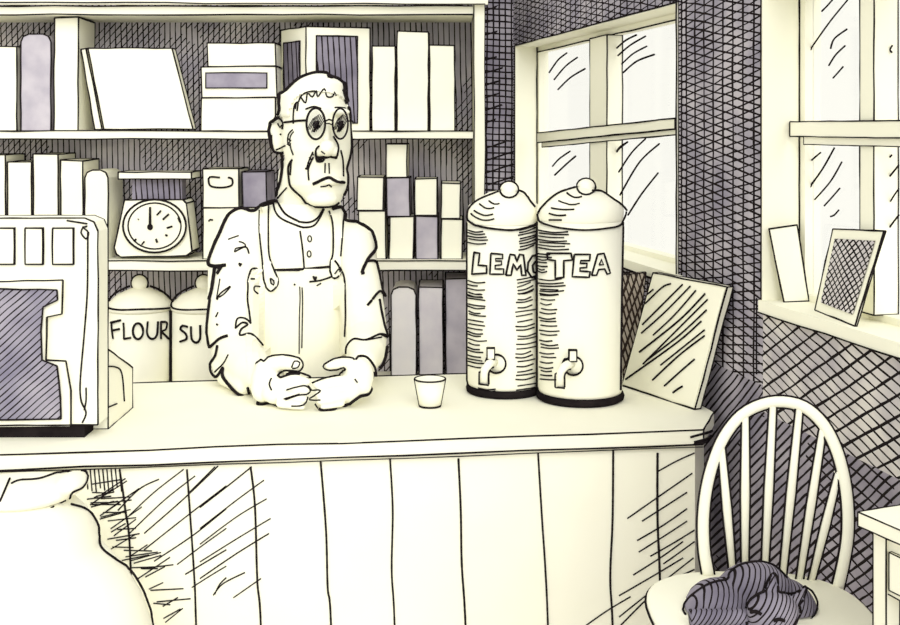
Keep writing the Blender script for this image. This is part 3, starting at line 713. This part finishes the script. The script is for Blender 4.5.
# right hand
B(358, 376, 2.96, 16, 14, 19); B(347, 390, 2.93, 15, 12, 13); B(358, 385, 2.95, 14, 12, 12)
Lm((358, 364.5, 2.96, 6.5), (342, 363.5, 2.94, 5.6), (329, 365, 2.92, 4.6))
Lm((345, 380, 2.93, 5), (330, 382, 2.905, 4.4), (317, 385.5, 2.90, 3.8)); Lm((345, 389, 2.91, 4.8), (330, 391.5, 2.885, 4.2), (318, 394, 2.885, 3.7))
Lm((344, 397, 2.905, 4.5), (331, 399.5, 2.88, 4), (320, 401, 2.88, 3.5)); Lm((341, 403, 2.90, 4), (331, 405, 2.885, 3.5), (323, 406.5, 2.885, 3.2))
body = fuse(raw, SKIN, .0034, 3)
h1 = uv(.1333, 255, 65); h2 = uv(.1333, 255, 135); k3 = uv(.168, 195, 195); k4 = uv(.168, 290, 195); k5 = uv(.192, 195, 300); k6 = uv(.192, 285, 300)
BS = [(h1((705, 300), (717, 380), (717, 470), (725, 560), (722, 600)), 3.2), (h2((722, 0), (728, 60), (720, 140), (690, 220), (683, 258), (698, 292), (690, 380), (660, 450)), 3.2),
      (h1((210, 480), (213, 430), (180, 400), (140, 400)), 2.0), (h1((140, 400), (115, 430), (112, 490), (122, 560), (130, 610)), 3.6), (h2((125, 0), (128, 60), (150, 122), (210, 130)), 2.8), (h1((170, 440), (188, 470), (205, 450), (212, 482)), 1.5), (h1((190, 518), (200, 522)), 2),
      (h2((160, 110), (230, 80)), 1.7), (h1((285, 485), (255, 520), (248, 580), (262, 605)), 1.5), (h1((292, 500), (270, 530), (262, 570)), 1.3), (h2((245, 70), (272, 40), (255, 30)), 1.4), (h2((268, 60), (270, 95), (290, 150)), 1.4),
      (h1((380, 332), (440, 314), (495, 328)), 1.8), (h1((600, 325), (640, 322), (672, 326)), 1.8),
      (h2((585, 10), (620, 75), (617, 130), (605, 178)), 2.0), (h2((455, 162), (520, 165), (565, 158), (605, 168)), 3.2), (h2((486, 85), (464, 108), (460, 150), (466, 197), (505, 195), (520, 178)), 2.2), (h2((500, 120), (525, 140)), 1.5),
      (h2((470, 185), (500, 188)), 3.0), (h2((435, 125), (405, 195), (388, 255)), 1.6), (h2((438, 165), (402, 250), (405, 340)), 1.7), (h2((430, 135), (440, 150)), 1.8), (h2((408, 165), (425, 185)), 1.8), (h2((395, 205), (415, 215)), 1.8), (h2((378, 250), (400, 255)), 1.8),
      (h2((640, 115), (656, 190), (660, 310)), 1.9), (h2((525, 210), (523, 285)), 1.5), (h2((553, 210), (556, 290)), 1.5), (h2((435, 368), (490, 345), (555, 325), (600, 345), (662, 356)), 3.2), (h2((490, 387), (530, 382), (555, 370), (572, 386)), 1.4),
      (h2((282, 185), (255, 240), (262, 350), (275, 388), (310, 425), (350, 460), (400, 520), (470, 535), (580, 530), (628, 503)), 2.1), (h2((275, 200), (268, 300)), 1.8), (h2((240, 395), (200, 440), (170, 478)), 1.5),
      (h2((195, 135), (208, 190), (210, 250), (195, 350), (160, 450)), 3.4),
      (k5((275, 470), (280, 400), (300, 350), (345, 312)), 1.9), (k5((345, 312), (360, 320), (400, 290), (480, 287), (545, 302)) + k6((70, 300), (92, 325), (92, 350), (70, 372), (20, 378)), 1.9),
      (k5((545, 368), (480, 365), (440, 380), (430, 395), (445, 405), (500, 390), (545, 388)) + k6((60, 380), (115, 376), (135, 408)), 1.9), (k6((36, 350), (50, 320), (75, 326), (66, 350), (40, 355)), 1.4),
      (k6((10, 468), (60, 455), (105, 450), (130, 470), (110, 490), (60, 500), (5, 518)), 1.7), (k6((35, 552), (95, 547), (118, 505)), 1.6), (k5((295, 540), (330, 555), (380, 550), (408, 583), (460, 590), (545, 572)) + k6((68, 572),), 3.0), (k5((398, 408), (388, 440), (400, 470)), 1.5), (k5((465, 515), (545, 492)), 1.6),
      (k6((360, 312), (340, 300), (280, 300), (208, 335), (203, 355), (240, 367), (305, 350), (315, 358), (275, 388), (200, 408), (140, 432)), 1.9), (k6((370, 312), (390, 292), (430, 300), (470, 355), (475, 400)), 2.2), (k6((475, 380), (472, 415), (440, 480), (385, 500), (310, 552), (240, 570), (175, 566)), 3.4),
      (k6((130, 470), (185, 474), (150, 500), (133, 520), (185, 522)), 1.6), (k6((145, 545), (150, 560), (165, 565)), 1.7), (k6((363, 413), (376, 432)), 1.5)]
# eyes behind the lenses
for ex in (316, 340.5):
    e = MB(); q = P(ex, 124, fd + .012); e.ball(q, M(6, HD), M(6, HD), M(6, HD), PAPER)
    e.ball(q + Vector((.001, -M(5, HD), -M(1, HD))), M(3.2, HD), M(1.6, HD), M(4, HD), INK); e.build('eye', man)
# hair
hl_ = [(268, 118), (277, 117), (292, 118), (294, 106), (300, 98), (306, 95), (318, 92), (330, 93), (338, 95), (345, 99), (352, 112)]
def hairline(x):
    for (a, y), (b, z) in zip(hl_, hl_[1:]):
        if a <= x <= b: return y + (z - y) * (x - a) / (b - a)
    return 118
hr = MB(); R_ = head_rings(1.6, 64); fine = []
for i in range(len(R_) - 1):
    for j in range(4): fine.append([R_[i][k].lerp(R_[i + 1][k], j / 4) for k in range(64)])
hi_ = head_rings(-.8, 64); fin2 = []
for i in range(len(hi_) - 1):
    for j in range(4): fin2.append([hi_[i][k].lerp(hi_[i + 1][k], j / 4) for k in range(64)])
def keep(q):
    py = HZ + (H - q.z) * F / HD; px = 450 + q.x * F / HD
    return py < hairline(px) if q.y < HD + .02 else py < 150
verts = [v for r in fine for v in r] + [v for r in fin2 for v in r]; nn = len(fine) * 64; fs = []
for i in range(len(fine) - 1):
    for k in range(64):
        l = (k + 1) % 64; f = [i * 64 + k, i * 64 + l, (i + 1) * 64 + l, (i + 1) * 64 + k]
        if keep(sum((verts[x] for x in f), Vector()) / 4): fs.append(f)
fs.append([k for k in range(64)][::-1])
cnt = {}
for f in fs:
    for a, b in zip(f, f[1:] + f[:1]): cnt[(a, b)] = 1
rim = [[b, a, a + nn, b + nn] for (a, b) in cnt if (b, a) not in cnt]
fs2 = [[x + nn for x in f][::-1] for f in fs]
hr.add(verts, fs + fs2 + rim, PAPER, True)
HS = []
for q, w in ((h1((165, 372), (192, 335), (180, 220), (232, 198), (290, 142), (350, 98), (440, 66), (520, 60), (570, 92), (640, 115), (662, 160), (662, 210), (690, 290)), 3.4), (h1((545, 75), (550, 95), (580, 100)), 2.4), (h1((655, 190), (690, 215)), 2.4), (h1((675, 120), (716, 190), (708, 275)), 1.3),
             (h1((290, 440), (290, 370), (300, 300), (325, 278), (318, 345)), 1.6), (h1((312, 285), (305, 330)), 1.5), (h1((330, 275), (350, 230), (400, 205), (450, 198)), 1.8), (h1((345, 240), (380, 285), (395, 215), (430, 240), (460, 195), (470, 238), (518, 180), (538, 238), (580, 236), (592, 205), (606, 228)), 1.5)):
    HS.append((q, w))
# glasses
gl = MB(); gd = fd - .028
def ell(cx, rx, ry, d=None): return [P(cx + rx * math.cos(2 * math.pi * i / 32), 123.7 + ry * math.sin(2 * math.pi * i / 32), d or gd) for i in range(32)]
gl.tube(ell(315.8, 9.3, 15.6), M(1.15, gd), INK, 6, True); gl.tube(ell(340.3, 7.6, 15.2), M(1.0, gd), INK, 6, True)
gl.tube([P(325.5, 121, gd), P(329, 119.5, gd - .004), P(332.5, 120.5, gd)], M(.9, gd), INK, 6); gl.tube([P(326, 123.5, gd), P(329.5, 123.5, gd - .002), P(333, 125.5, gd)], M(.7, gd), INK, 6)
gl.tube([P(306.5, 120.4, gd), P(304, 120.7, gd + .006)], M(.9, gd), INK, 6); gl.tube([P(347.5, 121, gd), P(352.5, 121, gd + .05), P(353, 122, HD)], M(.8, gd), INK, 6)
gl._bvh = True; gl._mid = HD
gl.stroke([(306, 120.4), (298, 120.8), (290, 121.8), (285, 122.4)], 1.9, bvh=joint(body, hr), jump=.3)
glo = gl.build('glasses', man, label='round dark-rimmed glasses')
for cx, rx, sc_ in ((315.8, 9, 1), (340.3, 7.3, .8)):
    l = MB(); l.loft([ell(cx, rx, 15.2, gd - .001), ell(cx, rx, 15.2, gd + .001)], GLASS, False)
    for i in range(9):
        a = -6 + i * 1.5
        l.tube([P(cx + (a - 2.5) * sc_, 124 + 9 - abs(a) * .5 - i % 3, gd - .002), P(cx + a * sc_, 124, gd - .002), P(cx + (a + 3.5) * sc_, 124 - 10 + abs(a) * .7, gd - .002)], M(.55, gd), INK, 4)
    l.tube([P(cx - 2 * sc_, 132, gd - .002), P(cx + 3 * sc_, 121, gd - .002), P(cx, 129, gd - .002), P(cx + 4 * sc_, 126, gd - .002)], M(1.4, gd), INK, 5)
    l.build('lens', glo)
# shirt
raw = MB()
def S(*q): raw.limb([(P(x, y, d), M(r, d)) for x, y, d, r in q], CLOTH)
raw.loft([[P(cx + rx * math.cos(2 * math.pi * i / 40), py, 3.57) + Vector((0, M(ry, 3.57) * math.sin(2 * math.pi * i / 40), 0)) for i in range(40)]
          for py, cx, rx, ry in ((202, 306, 31, 34), (207, 301, 39, 38), (212, 297, 46, 40), (218, 293, 53, 43), (224, 295, 63, 46), (232, 299, 72, 48), (242, 301, 76, 50), (265, 303, 74, 52), (300, 304, 66, 52), (350, 304, 62, 52), (420, 304, 62, 54))], CLOTH)
S((258, 234, 3.55, 24), (240, 234, 3.52, 24)); S((340, 248, 3.55, 22), (351, 247, 3.52, 22))
S((240, 234, 3.52, 25), (235, 262, 3.48, 26), (234, 295, 3.42, 26.5), (234, 330, 3.32, 26), (237, 356, 3.22, 24.5), (252, 370, 3.1, 21), (262, 377, 3.04, 17.5))
S((351, 246, 3.52, 23), (356, 272, 3.48, 22), (361, 300, 3.42, 22.5), (365, 328, 3.32, 22), (366, 340, 3.26, 21), (365, 352, 3.16, 20), (363, 362, 3.08, 15))
S((222, 262, 3.45, 14), (220, 330, 3.34, 13)); S((218, 362, 3.2, 8), (228, 375, 3.15, 12), (244, 386, 3.06, 9))
shirt = fuse(raw, CLOTH, .006, 4)
shirt_bvh = shirt.bvh()
SS = []
for q, w in ((k3((480, 10), (460, 35), (410, 35), (370, 90), (330, 100), (270, 85), (215, 110), (185, 150), (150, 230), (115, 310), (85, 400), (110, 425), (185, 420)), 3.6), (k3((125, 430), (150, 440), (135, 470), (160, 430)), 3.5), (k3((120, 440), (105, 560), (90, 625)), 4.0),
             (k5((82, 0), (70, 100), (65, 210), (80, 245), (130, 205), (172, 190)), 3.4), (k5((120, 240), (110, 290), (80, 340), (85, 380), (115, 400), (150, 350)), 3.2), (k5((175, 285), (150, 330), (105, 375)), 1.5), (k5((150, 355), (150, 400), (200, 460), (240, 490), (280, 490), (280, 455)), 3.4),
             (k5((210, 150), (220, 100), (260, 98), (290, 125)), 1.8), (k5((210, 150), (245, 120), (272, 130), (240, 155), (235, 187), (290, 178), (350, 235)), 1.9), (k5((122, 65), (110, 90)), 1.6), (k5((115, 128), (120, 132)), 2),
             (k4((250, 85), (300, 75), (325, 110), (330, 155), (400, 165), (450, 185), (480, 215), (505, 290), (500, 330), (460, 385), (425, 470), (440, 465)), 3.4), (k4((460, 395), (505, 395), (520, 440), (550, 560), (575, 600)), 2.8), (k4((490, 622), (530, 575), (560, 590)), 3.0), (k6((430, 30), (450, 5)), 2.5),
             (k6((490, 0), (500, 60), (520, 150), (535, 190), (495, 180)), 2.6), (k6((320, 280), (325, 240), (360, 205), (420, 210), (490, 180), (522, 182)), 1.9), (k6((420, 212), (500, 195)), 1.6), (k6((525, 240), (525, 310), (500, 360)), 4.0),
             (k3((495, 50), (540, 115), (620, 160)) + k4((50, 160), (110, 165), (160, 140), (195, 85)), 1.9), (k3((465, 35), (480, 100), (520, 145), (625, 190)) + k4((80, 195), (140, 185), (175, 140), (200, 85)), 1.9),
             (k4((60, 215), (75, 320), (85, 440)), 1.7), (k3((198, 265), (260, 242)), 1.5), (k3((235, 340), (240, 320), (300, 305), (285, 285), (260, 278)), 1.5), (k3((235, 340), (300, 310), (320, 350)), 1.5), (k3((258, 410), (275, 415), (265, 425)), 2.4),
             (k3((150, 500), (130, 620)), 1.5), (k3((210, 545), (150, 590), (135, 625)), 1.6), (k3((212, 548), (175, 590), (145, 610)), 1.6)):
    SS.append((q, w))
for bx in ((118, 260), (115, 350)):
    (x, y), = k4(bx); b = MB(); o = Vector((0, 0, H)); dr = (P(x, y, 1) - o).normalized(); hit = shirt_bvh.ray_cast(o, dr)[0]
    b.ball(hit, M(1.9, 3.4), M(1.5, 3.4), M(3.1, 3.4), PAPER); ring_ = [hit + Vector((M(1.9, 3.4) * math.cos(a), -M(1.2, 3.4), M(3.1, 3.4) * math.sin(a))) for a in [i * math.pi / 6 for i in range(12)]]; b.tube(ring_, M(.7, 3.4), INK, 5, True); b.build('button', man)
def patch(rows, off, th, mat, nx=10):
    """cloth strip laid over the shirt; rows: (left px, right px, row)"""
    m = MB(); o = Vector((0, 0, H)); fr = []; bk = []; n = 0
    rr = []
    for (a, b, y), (c, d, z) in zip(rows, rows[1:]):
        k = max(1, int((z - y) / 5))
        rr += [(a + (c - a) * j / k, b + (d - b) * j / k, y + (z - y) * j / k) for j in range(k)]
    rr.append(rows[-1]); last = 3.4
    for a, b, y in rr:
        for i in range(nx + 1):
            x = a + (b - a) * i / nx; dr = (P(x, y, 1) - o).normalized(); hit = shirt_bvh.ray_cast(o, dr)[0]
            if hit is None: hit = o + dr * (last / dr.y)
            last = hit.y; fr.append(hit - dr * (off + th)); bk.append(hit - dr * off * .2)
    w = nx + 1; h_ = len(rr); n = len(fr); fs = []
    for j in range(h_ - 1):
        for i in range(nx):
            q = [j * w + i, j * w + i + 1, (j + 1) * w + i + 1, (j + 1) * w + i]; fs.append(q[::-1]); fs.append([x + n for x in q])
    edge = [i for i in range(w)] + [j * w + nx for j in range(1, h_)] + [(h_ - 1) * w + i for i in range(nx - 1, -1, -1)] + [j * w for j in range(h_ - 2, 0, -1)]
    for a, b in zip(edge, edge[1:] + edge[:1]): fs.append([a, b, b + n, a + n])
    m.add(fr + bk, fs, mat, False); return m
ov = patch([(256, 331, 269), (250, 340, 275), (247, 345, 285), (246, 346, 330), (246, 346, 352), (250, 344, 395)], .004, .003, CLOTH, 16)
# hidden lower half of the overalls: hips, legs
for sx in (-1, 1):
    ov.tube([Vector((X(305, 3.6) + sx * .1, 3.62, .62)), Vector((X(305, 3.6) + sx * .11, 3.62, .4)), Vector((X(305, 3.6) + sx * .12, 3.63, .06))], [.11, .09, .075], CLOTH, 20)
ov.loft([[Vector((X(304, 3.6) + rx * math.cos(2 * math.pi * i / 32), 3.58 + ry * math.sin(2 * math.pi * i / 32), z)) for i in range(32)] for z, rx, ry in ((.52, .2, .15), (.62, .205, .165), (.72, .2, .172), (.76, .198, .172))], CLOTH)
ov._bvh = None
OS = []
for q, w in ((k3((625, 446), (480, 446)) + k4((85, 440), (240, 426)), 2.2), (k3((370, 440), (335, 442), (315, 500), (312, 560), (310, 625)) + k5((280, 60), (288, 122)), 1.8), (k3((330, 500), (352, 500)), 1.6), (k3((385, 545), (352, 545), (350, 570), (372, 588)), 1.6),
             (k4((300, 430), (322, 480), (330, 540), (332, 625)) + k6((318, 90), (314, 190)), 1.8), (k4((58, 545), (60, 620)) + k6((75, 100), (74, 280)), 1.3), (k4((72, 550), (75, 625)) + k6((90, 120), (88, 250)), 1.3), (k4((115, 516), (180, 508), (250, 485)), 1.9), (k4((138, 482), (150, 508), (155, 485)), 2.4), (k4((158, 540), (185, 525)), 1.5), (k3((590, 530), (598, 535)), 2)):
    OS.append((q, w))
STR = []
for rows, sl in (([(260, 269, 207), (259.5, 269, 225), (260, 269.5, 245), (262.5, 271, 262), (264, 277, 272), (265, 278, 280), (267, 276.5, 287), (271, 273, 291)], [(k3((385, 95), (384, 180), (387, 250), (403, 400), (413, 520), (450, 572), (490, 540), (495, 500), (470, 440), (442, 350), (438, 200), (440, 45)), 1.8), (k3((450, 495), (470, 510), (470, 535), (455, 525), (450, 495)), 1.7)]),
                 ([(330, 341, 214), (332, 342, 225), (333, 342, 245), (331, 341, 258), (331, 342, 270), (333, 339, 277)], [(k4((230, 95), (253, 180), (255, 340), (240, 400), (240, 460), (265, 497), (300, 475), (295, 430), (265, 390)), 1.8), (k4((320, 110), (310, 250), (302, 365)), 1.8), (k4((265, 470), (290, 440)), 1.6)])):
    st = patch(rows, .011, .003, CLOTH, 4)
    STR.append((st, sl))
hb_ = MB(); hb_.add(body.v, [f for f in body.f if all(body.v[i].y < 3.06 and body.v[i].z < 1.05 for i in f)], SKIN)
bodyb = joint(hb_); shirtb = joint(shirt); allb = joint(body, hr, shirt, ov, *[q for q, _ in STR])
for mb_, st_, nm in [(body, BS, 'body'), (hr, HS, 'hair'), (shirt, SS, 'shirt'), (ov, OS, 'bib_overalls')] + [(q, l, 'strap') for q, l in STR]:
    for q, w in st_:
        w = w * .84 if w > 2.5 else w * .92
        hand = mb_ is body and min(y for x, y in q) > 330
        mb_.stroke(q, w, jump=.15, bvh=bodyb if hand else shirtb if mb_ is shirt and w > 2.2 else allb, floor=CT + .002 if hand else None)
    mb_.build(nm, man)
for sx in (-1, 1):
    b = MB(); b.ball((X(305, 3.6) + sx * .12, 3.59, .045), .05, .12, .045, INK)
    for v in b.v: v.z = max(v.z, .002)
    b.build('shoe', man)

# ------------------------------------------------------------------ sack, chair, cat, table
D = 2.27
sk = thing('sack', (X(18, D), D, 0), 'bulging pale sack with a slumped folded top in front of the counter', 'sack')
def ringpx(cx, py, rx, d, ry, k=40): return [P(cx + rx * math.cos(2 * math.pi * i / k), py, d) + Vector((0, ry * math.sin(2 * math.pi * i / k), 0)) for i in range(k)]
m = MB(); m.loft([ringpx(18, 497, 30, D, .06), ringpx(18, 499, 52, D, .09), ringpx(18, 504, 58, D, .10), ringpx(18, 514, 68, D, .115), ringpx(18, 530, 76, D, .13), ringpx(18, 545, 78, D, .135), ringpx(20, 556, 86, D, .14), ringpx(20, 575, 104, D, .155), ringpx(20, 600, 119, D, .17), ringpx(20, 630, 130, D, .18),
                  ringpx(20, 720, 143, D, .195), ringpx(20, 830, 140, D, .19), ringpx(20, 905, 125, D, .18), [v * 1.0 for v in [Vector((q.x, q.y, .002)) for q in ringpx(20, 905, 115, D, .17)]]], CLOTH)
for q, w in ((zl((215, 258), (265, 275), (300, 320), (305, 385), (350, 425), (400, 460), (440, 525), (460, 580), (466, 640)) + [(160, 700), (163, 800), (158, 880)], 2.1),): m.stroke(q, w, jump=.5)
m.build('sack_body', sk)
m = MB(); raw = MB()
raw.loft([ringpx(34, 477.5, 22, D, .03), ringpx(30, 479.5, 44, D, .05), ringpx(23, 483, 60, D, .075), ringpx(22, 488, 63, D, .09), ringpx(20, 493, 57, D, .1), ringpx(20, 498, 48, D, .085)], CLOTH)
raw.ball(P(72, 483, D - .02), M(15, D), .05, M(10, D), CLOTH)
m = fuse(raw, CLOTH, .006, 4)
for q, w in ((zl((30, 180), (15, 215), (0, 250)), 1.8), (zl((35, 195), (60, 185), (120, 180), (190, 158), (258, 155), (265, 180), (250, 205), (220, 220), (212, 240)), 1.9), (zl((-20, 320), (10, 345), (60, 335), (75, 325)), 1.8), (zl((90, 315), (120, 298)), 1.7), (zl((130, 285), (165, 262)), 1.6), (zl((175, 255), (200, 243)), 1.6)): m.stroke(q, w, jump=.2)
m.build('folded_top', sk)

SZ = .735; sc_ = Vector((.527, 1.955, SZ))
ch = thing('windsor_chair', (sc_.x, sc_.y, 0), 'cream hoop-back spindle chair with a dark cat asleep on it', 'chair')
def se(rx, ry, z, k=56):
    sg = lambda v: math.copysign(abs(v) ** .72, v)
    return [sc_ + Vector((rx * sg(math.cos(2 * math.pi * i / k)), ry * sg(math.sin(2 * math.pi * i / k)), z)) for i in range(k)]
m = MB(); m.loft([se(.165, .165, -.035), se(.178, .175, -.03), se(.188, .188, -.012), se(.187, .187, -.003), se(.182, .182, 0)], WOOD)
m.tube(se(.1895, .1895, -.008), .002, INK, 5, True)
m.build('seat', ch)
# the hoop
DF = lambda px, py: 2.125 - .045 * (px - 703) / 135 + .06 * max(0, (575 - py)) / 180
hp = [(708, 574), (704, 550), (703, 520), (706, 490), (713, 462), (724, 436), (741, 415), (762, 404), (783, 401.5), (804, 407), (822, 423), (835, 447), (843, 475), (847, 505), (847, 535), (843, 562), (837, 588)]
hpx = cr(hp, 6); hoop = [P(x, y, DF(x, y)) for x, y in hpx]; hoop[0].z = min(hoop[0].z, SZ - .003); hoop[-1].z = min(hoop[-1].z, SZ - .003)
m = MB(); rr = M(5.8, 2.15); m.tube(hoop, rr, WOOD, 14)
cen = P(776, 520, 2.13)
for sgn in (1, -1):
    pts = []
    for i, q in enumerate(hoop):
        t = (hoop[min(i + 1, len(hoop) - 1)] - hoop[max(i - 1, 0)]).normalized(); nrm = t.cross(Vector((0, 1, 0))).normalized(); pts.append(q + nrm * rr * sgn * 1.08 - Vector((0, .002, 0)))
    m.tube(pts, M(1.1, 2.15), INK, 5)
m.build('back_hoop', ch)
for (a, b), (c, d) in (((721, 446), (732.5, 568)), ((745, 416), (744.5, 566)), ((772.5, 405), (764, 560)), ((799, 408), (782, 570)), ((822, 430), (799, 578)), ((838, 472), (811, 586))):
    m = MB(); p, q = P(a, b, DF(a, b)), P(c, d, DF(c, d) + .01); q.z = SZ - .002 if q.z < SZ + .03 else q.z
    s0 = q.copy(); s0.z = SZ - .002
    m.tube([p, p.lerp(s0, .5), s0], [M(3.6, 2.15), M(4.6, 2.15), M(3.4, 2.15)], WOOD, 12)
    for sx in (-1, 1): m.tube([p + Vector((sx * M(4.1, 2.15), -.003, 0)), p.lerp(s0, .5) + Vector((sx * M(5.1, 2.15), -.003, 0)), s0 + Vector((sx * M(3.9, 2.15), -.003, 0))], M(1.0, 2.15), INK, 5)
    m.build('spindle', ch)
for sx, sy in ((-1, -1), (1, -1), (-1, 1), (1, 1)):
    m = MB(); a = sc_ + Vector((sx * .1, sy * .11, -.03)); b = Vector((sc_.x + sx * .14, sc_.y + sy * .16, 0.0))
    m.tube([a, a.lerp(b, .35), a.lerp(b, .5), a.lerp(b, .65), b], [.012, .018, .013, .017, .01], WOOD, 12); m.line(a + Vector((.016, -.01, 0)), b + Vector((.012, -.006, 0)), 1.6); m.build('leg', ch)
for sx in (-1, 1):
    m = MB(); m.tube([Vector((sc_.x + sx * .122, sc_.y - .138, .3)), Vector((sc_.x + sx * .122, sc_.y + .138, .3))], .009, WOOD, 10); m.build('stretcher', ch)
# cat
ct = thing('cat', (sc_.x, 1.93, SZ), 'dark grey cat curled asleep on the hoop-back chair', 'cat')
raw = MB(); D = 1.97
def Bc(px, py, d, rx, ry, rz): raw.ball(P(px, py, d), M(rx, d), M(ry, d), M(rz, d), FUR)
Bc(757, 605, 2.0, 44, 46, 41); Bc(722, 613, 1.98, 37, 48, 31); Bc(790, 610, 1.99, 26, 40, 28); Bc(703, 620, 1.96, 20, 35, 24)
Bc(773, 613, 1.885, 26, 22, 22); Bc(766, 622, 1.87, 12, 12, 9); Bc(757, 632, 1.90, 40, 24, 13)
def ear(a, b, t):
    raw.loft([[P(a[0], a[1], 1.885), P(b[0], b[1], 1.885), P((a[0] + b[0]) / 2, (a[1] + b[1]) / 2 + 2, 1.91)], [P(t[0] - 1, t[1], 1.897), P(t[0] + 1, t[1], 1.897), P(t[0], t[1] + 1, 1.903)]], FUR, False)
ear((763, 596), (781, 594), (773, 573)); ear((791, 596), (801, 607), (806, 586))
for v in raw.v: v.z = max(v.z, SZ + .001)
catm = fuse(raw, FUR, .0035, 3)
for v in catm.v: v.z = max(v.z, SZ + .001)
zc = uv(.2222, 640, 540)
for q, w in ((zc((185, 380), (190, 320), (215, 270), (260, 230), (300, 205)), 1.9), (zc((300, 205), (340, 190), (395, 178), (405, 150), (450, 115), (520, 100), (580, 105), (625, 135), (660, 172)), 2.0), (zc((745, 210), (780, 235), (798, 270), (795, 310), (770, 360)), 1.9),
             (zc((485, 382), (470, 340), (490, 285), (520, 255), (560, 235)), 2.2), (zc((560, 235), (572, 190), (600, 152), (618, 180), (622, 232), (650, 240), (700, 240), (745, 212), (735, 260), (712, 292)), 2.2), (zc((712, 292), (722, 320), (710, 350), (690, 385)), 2.0),
             (zc((503, 325), (525, 322), (548, 334)), 3.2), (zc((600, 362), (625, 355), (648, 362)), 3.2), (zc((555, 385), (575, 392), (590, 388)), 2)):
    catm.stroke(q, w, jump=.05)
catm.build('body', ct)
m = MB(); tl = cr([(x, y) for x, y in ((690, 628), (700, 634), (725, 637), (750, 636))], 5)
m.tube([Vector((P(x, y, 1.90).x, 1.90 - .0 * i, SZ + .014)) for i, (x, y) in enumerate(tl)], [.014] * (len(tl) - 1) + [.008], FUR, 12); m.build('tail', ct)
# table
TZ = Z(512, 1.72); tc_ = Vector((X(858, 1.72), 1.72, TZ)); e1 = Vector((.92, .39, 0)).normalized(); e2 = Vector((.39, -.92, 0)).normalized()
tb = thing('side_table', (tc_.x + .05, tc_.y - .1, 0), 'narrow cream side table at the window wall beside the chair', 'table')
L1, L2 = .225, .4
q = [tc_, tc_ + e1 * L1, tc_ + e1 * L1 + e2 * L2, tc_ + e2 * L2]
m = MB(); m.prism([v - Vector((0, 0, .021)) for v in q], (0, 0, .021), WOOD, 2.0, .4); m.build('table_top', tb)
i1, i2 = .018, .02
ap = [tc_ + e1 * i1 + e2 * i2, tc_ + e1 * (L1 - i1) + e2 * i2, tc_ + e1 * (L1 - i1) + e2 * (L2 - i2), tc_ + e1 * i1 + e2 * (L2 - i2)]
m = MB(); m.prism([Vector((v.x, v.y, TZ - .11)) for v in ap], (0, 0, .088), WOOD, 1.8, .4); m.build('apron', tb)
dr0 = [ap[0] + e2 * .03 - e1 * .006, ap[3] - e2 * .03 - e1 * .006]
m = MB(); m.prism([Vector((dr0[0].x, dr0[0].y, TZ - .1)), Vector((dr0[1].x, dr0[1].y, TZ - .1)), Vector((dr0[1].x, dr0[1].y, TZ - .045)), Vector((dr0[0].x, dr0[0].y, TZ - .045))], e1 * .005, WOOD, 1.6, .3); m.build('drawer_front', tb)
for a, b in ((0, 0), (1, 0), (1, 1), (0, 1)):
    o = tc_ + e1 * (i1 - .004 + a * (L1 - 2 * i1 - .018)) + e2 * (i2 - .004 + b * (L2 - 2 * i2 - .018)); o.z = 0
    m = MB(); m.prism([o, o + e1 * .026, o + e1 * .026 + e2 * .026, o + e2 * .026], (0, 0, TZ - .022), WOOD, 1.8, .3); m.build('leg', tb)

# ------------------------------------------------------------------ light, camera
w = bpy.data.worlds.new('paper_sky'); bpy.context.scene.world = w; w.use_nodes = True
bg = w.node_tree.nodes['Background']; bg.inputs[0].default_value = lin((255, 254, 245)); bg.inputs[1].default_value = 1.0
sun = bpy.data.lights.new('sun', 'SUN'); sun.energy = 2.05; sun.angle = math.radians(50); sun.color = (.98, .98, .98)
so = bpy.data.objects.new('sun', sun); C.objects.link(so); so.rotation_euler = Vector((-.22, .85, -.42)).to_track_quat('-Z', 'Y').to_euler(); so.location = (1, -2, 3)
cam = bpy.data.cameras.new('camera'); co = bpy.data.objects.new('camera', cam); C.objects.link(co)
co.location = (0, 0, H); co.rotation_euler = (math.pi / 2, 0, 0)
cam.sensor_width = 36; cam.lens = F / 900 * 36; cam.shift_y = -(312.5 - HZ) / 900; cam.clip_start = .05
S_ = bpy.context.scene; S_.camera = co
S_.view_settings.view_transform = 'Standard'; S_.view_settings.look = 'None'; S_.view_settings.exposure = 0; S_.view_settings.gamma = 1; S_.view_settings.use_curve_mapping = False
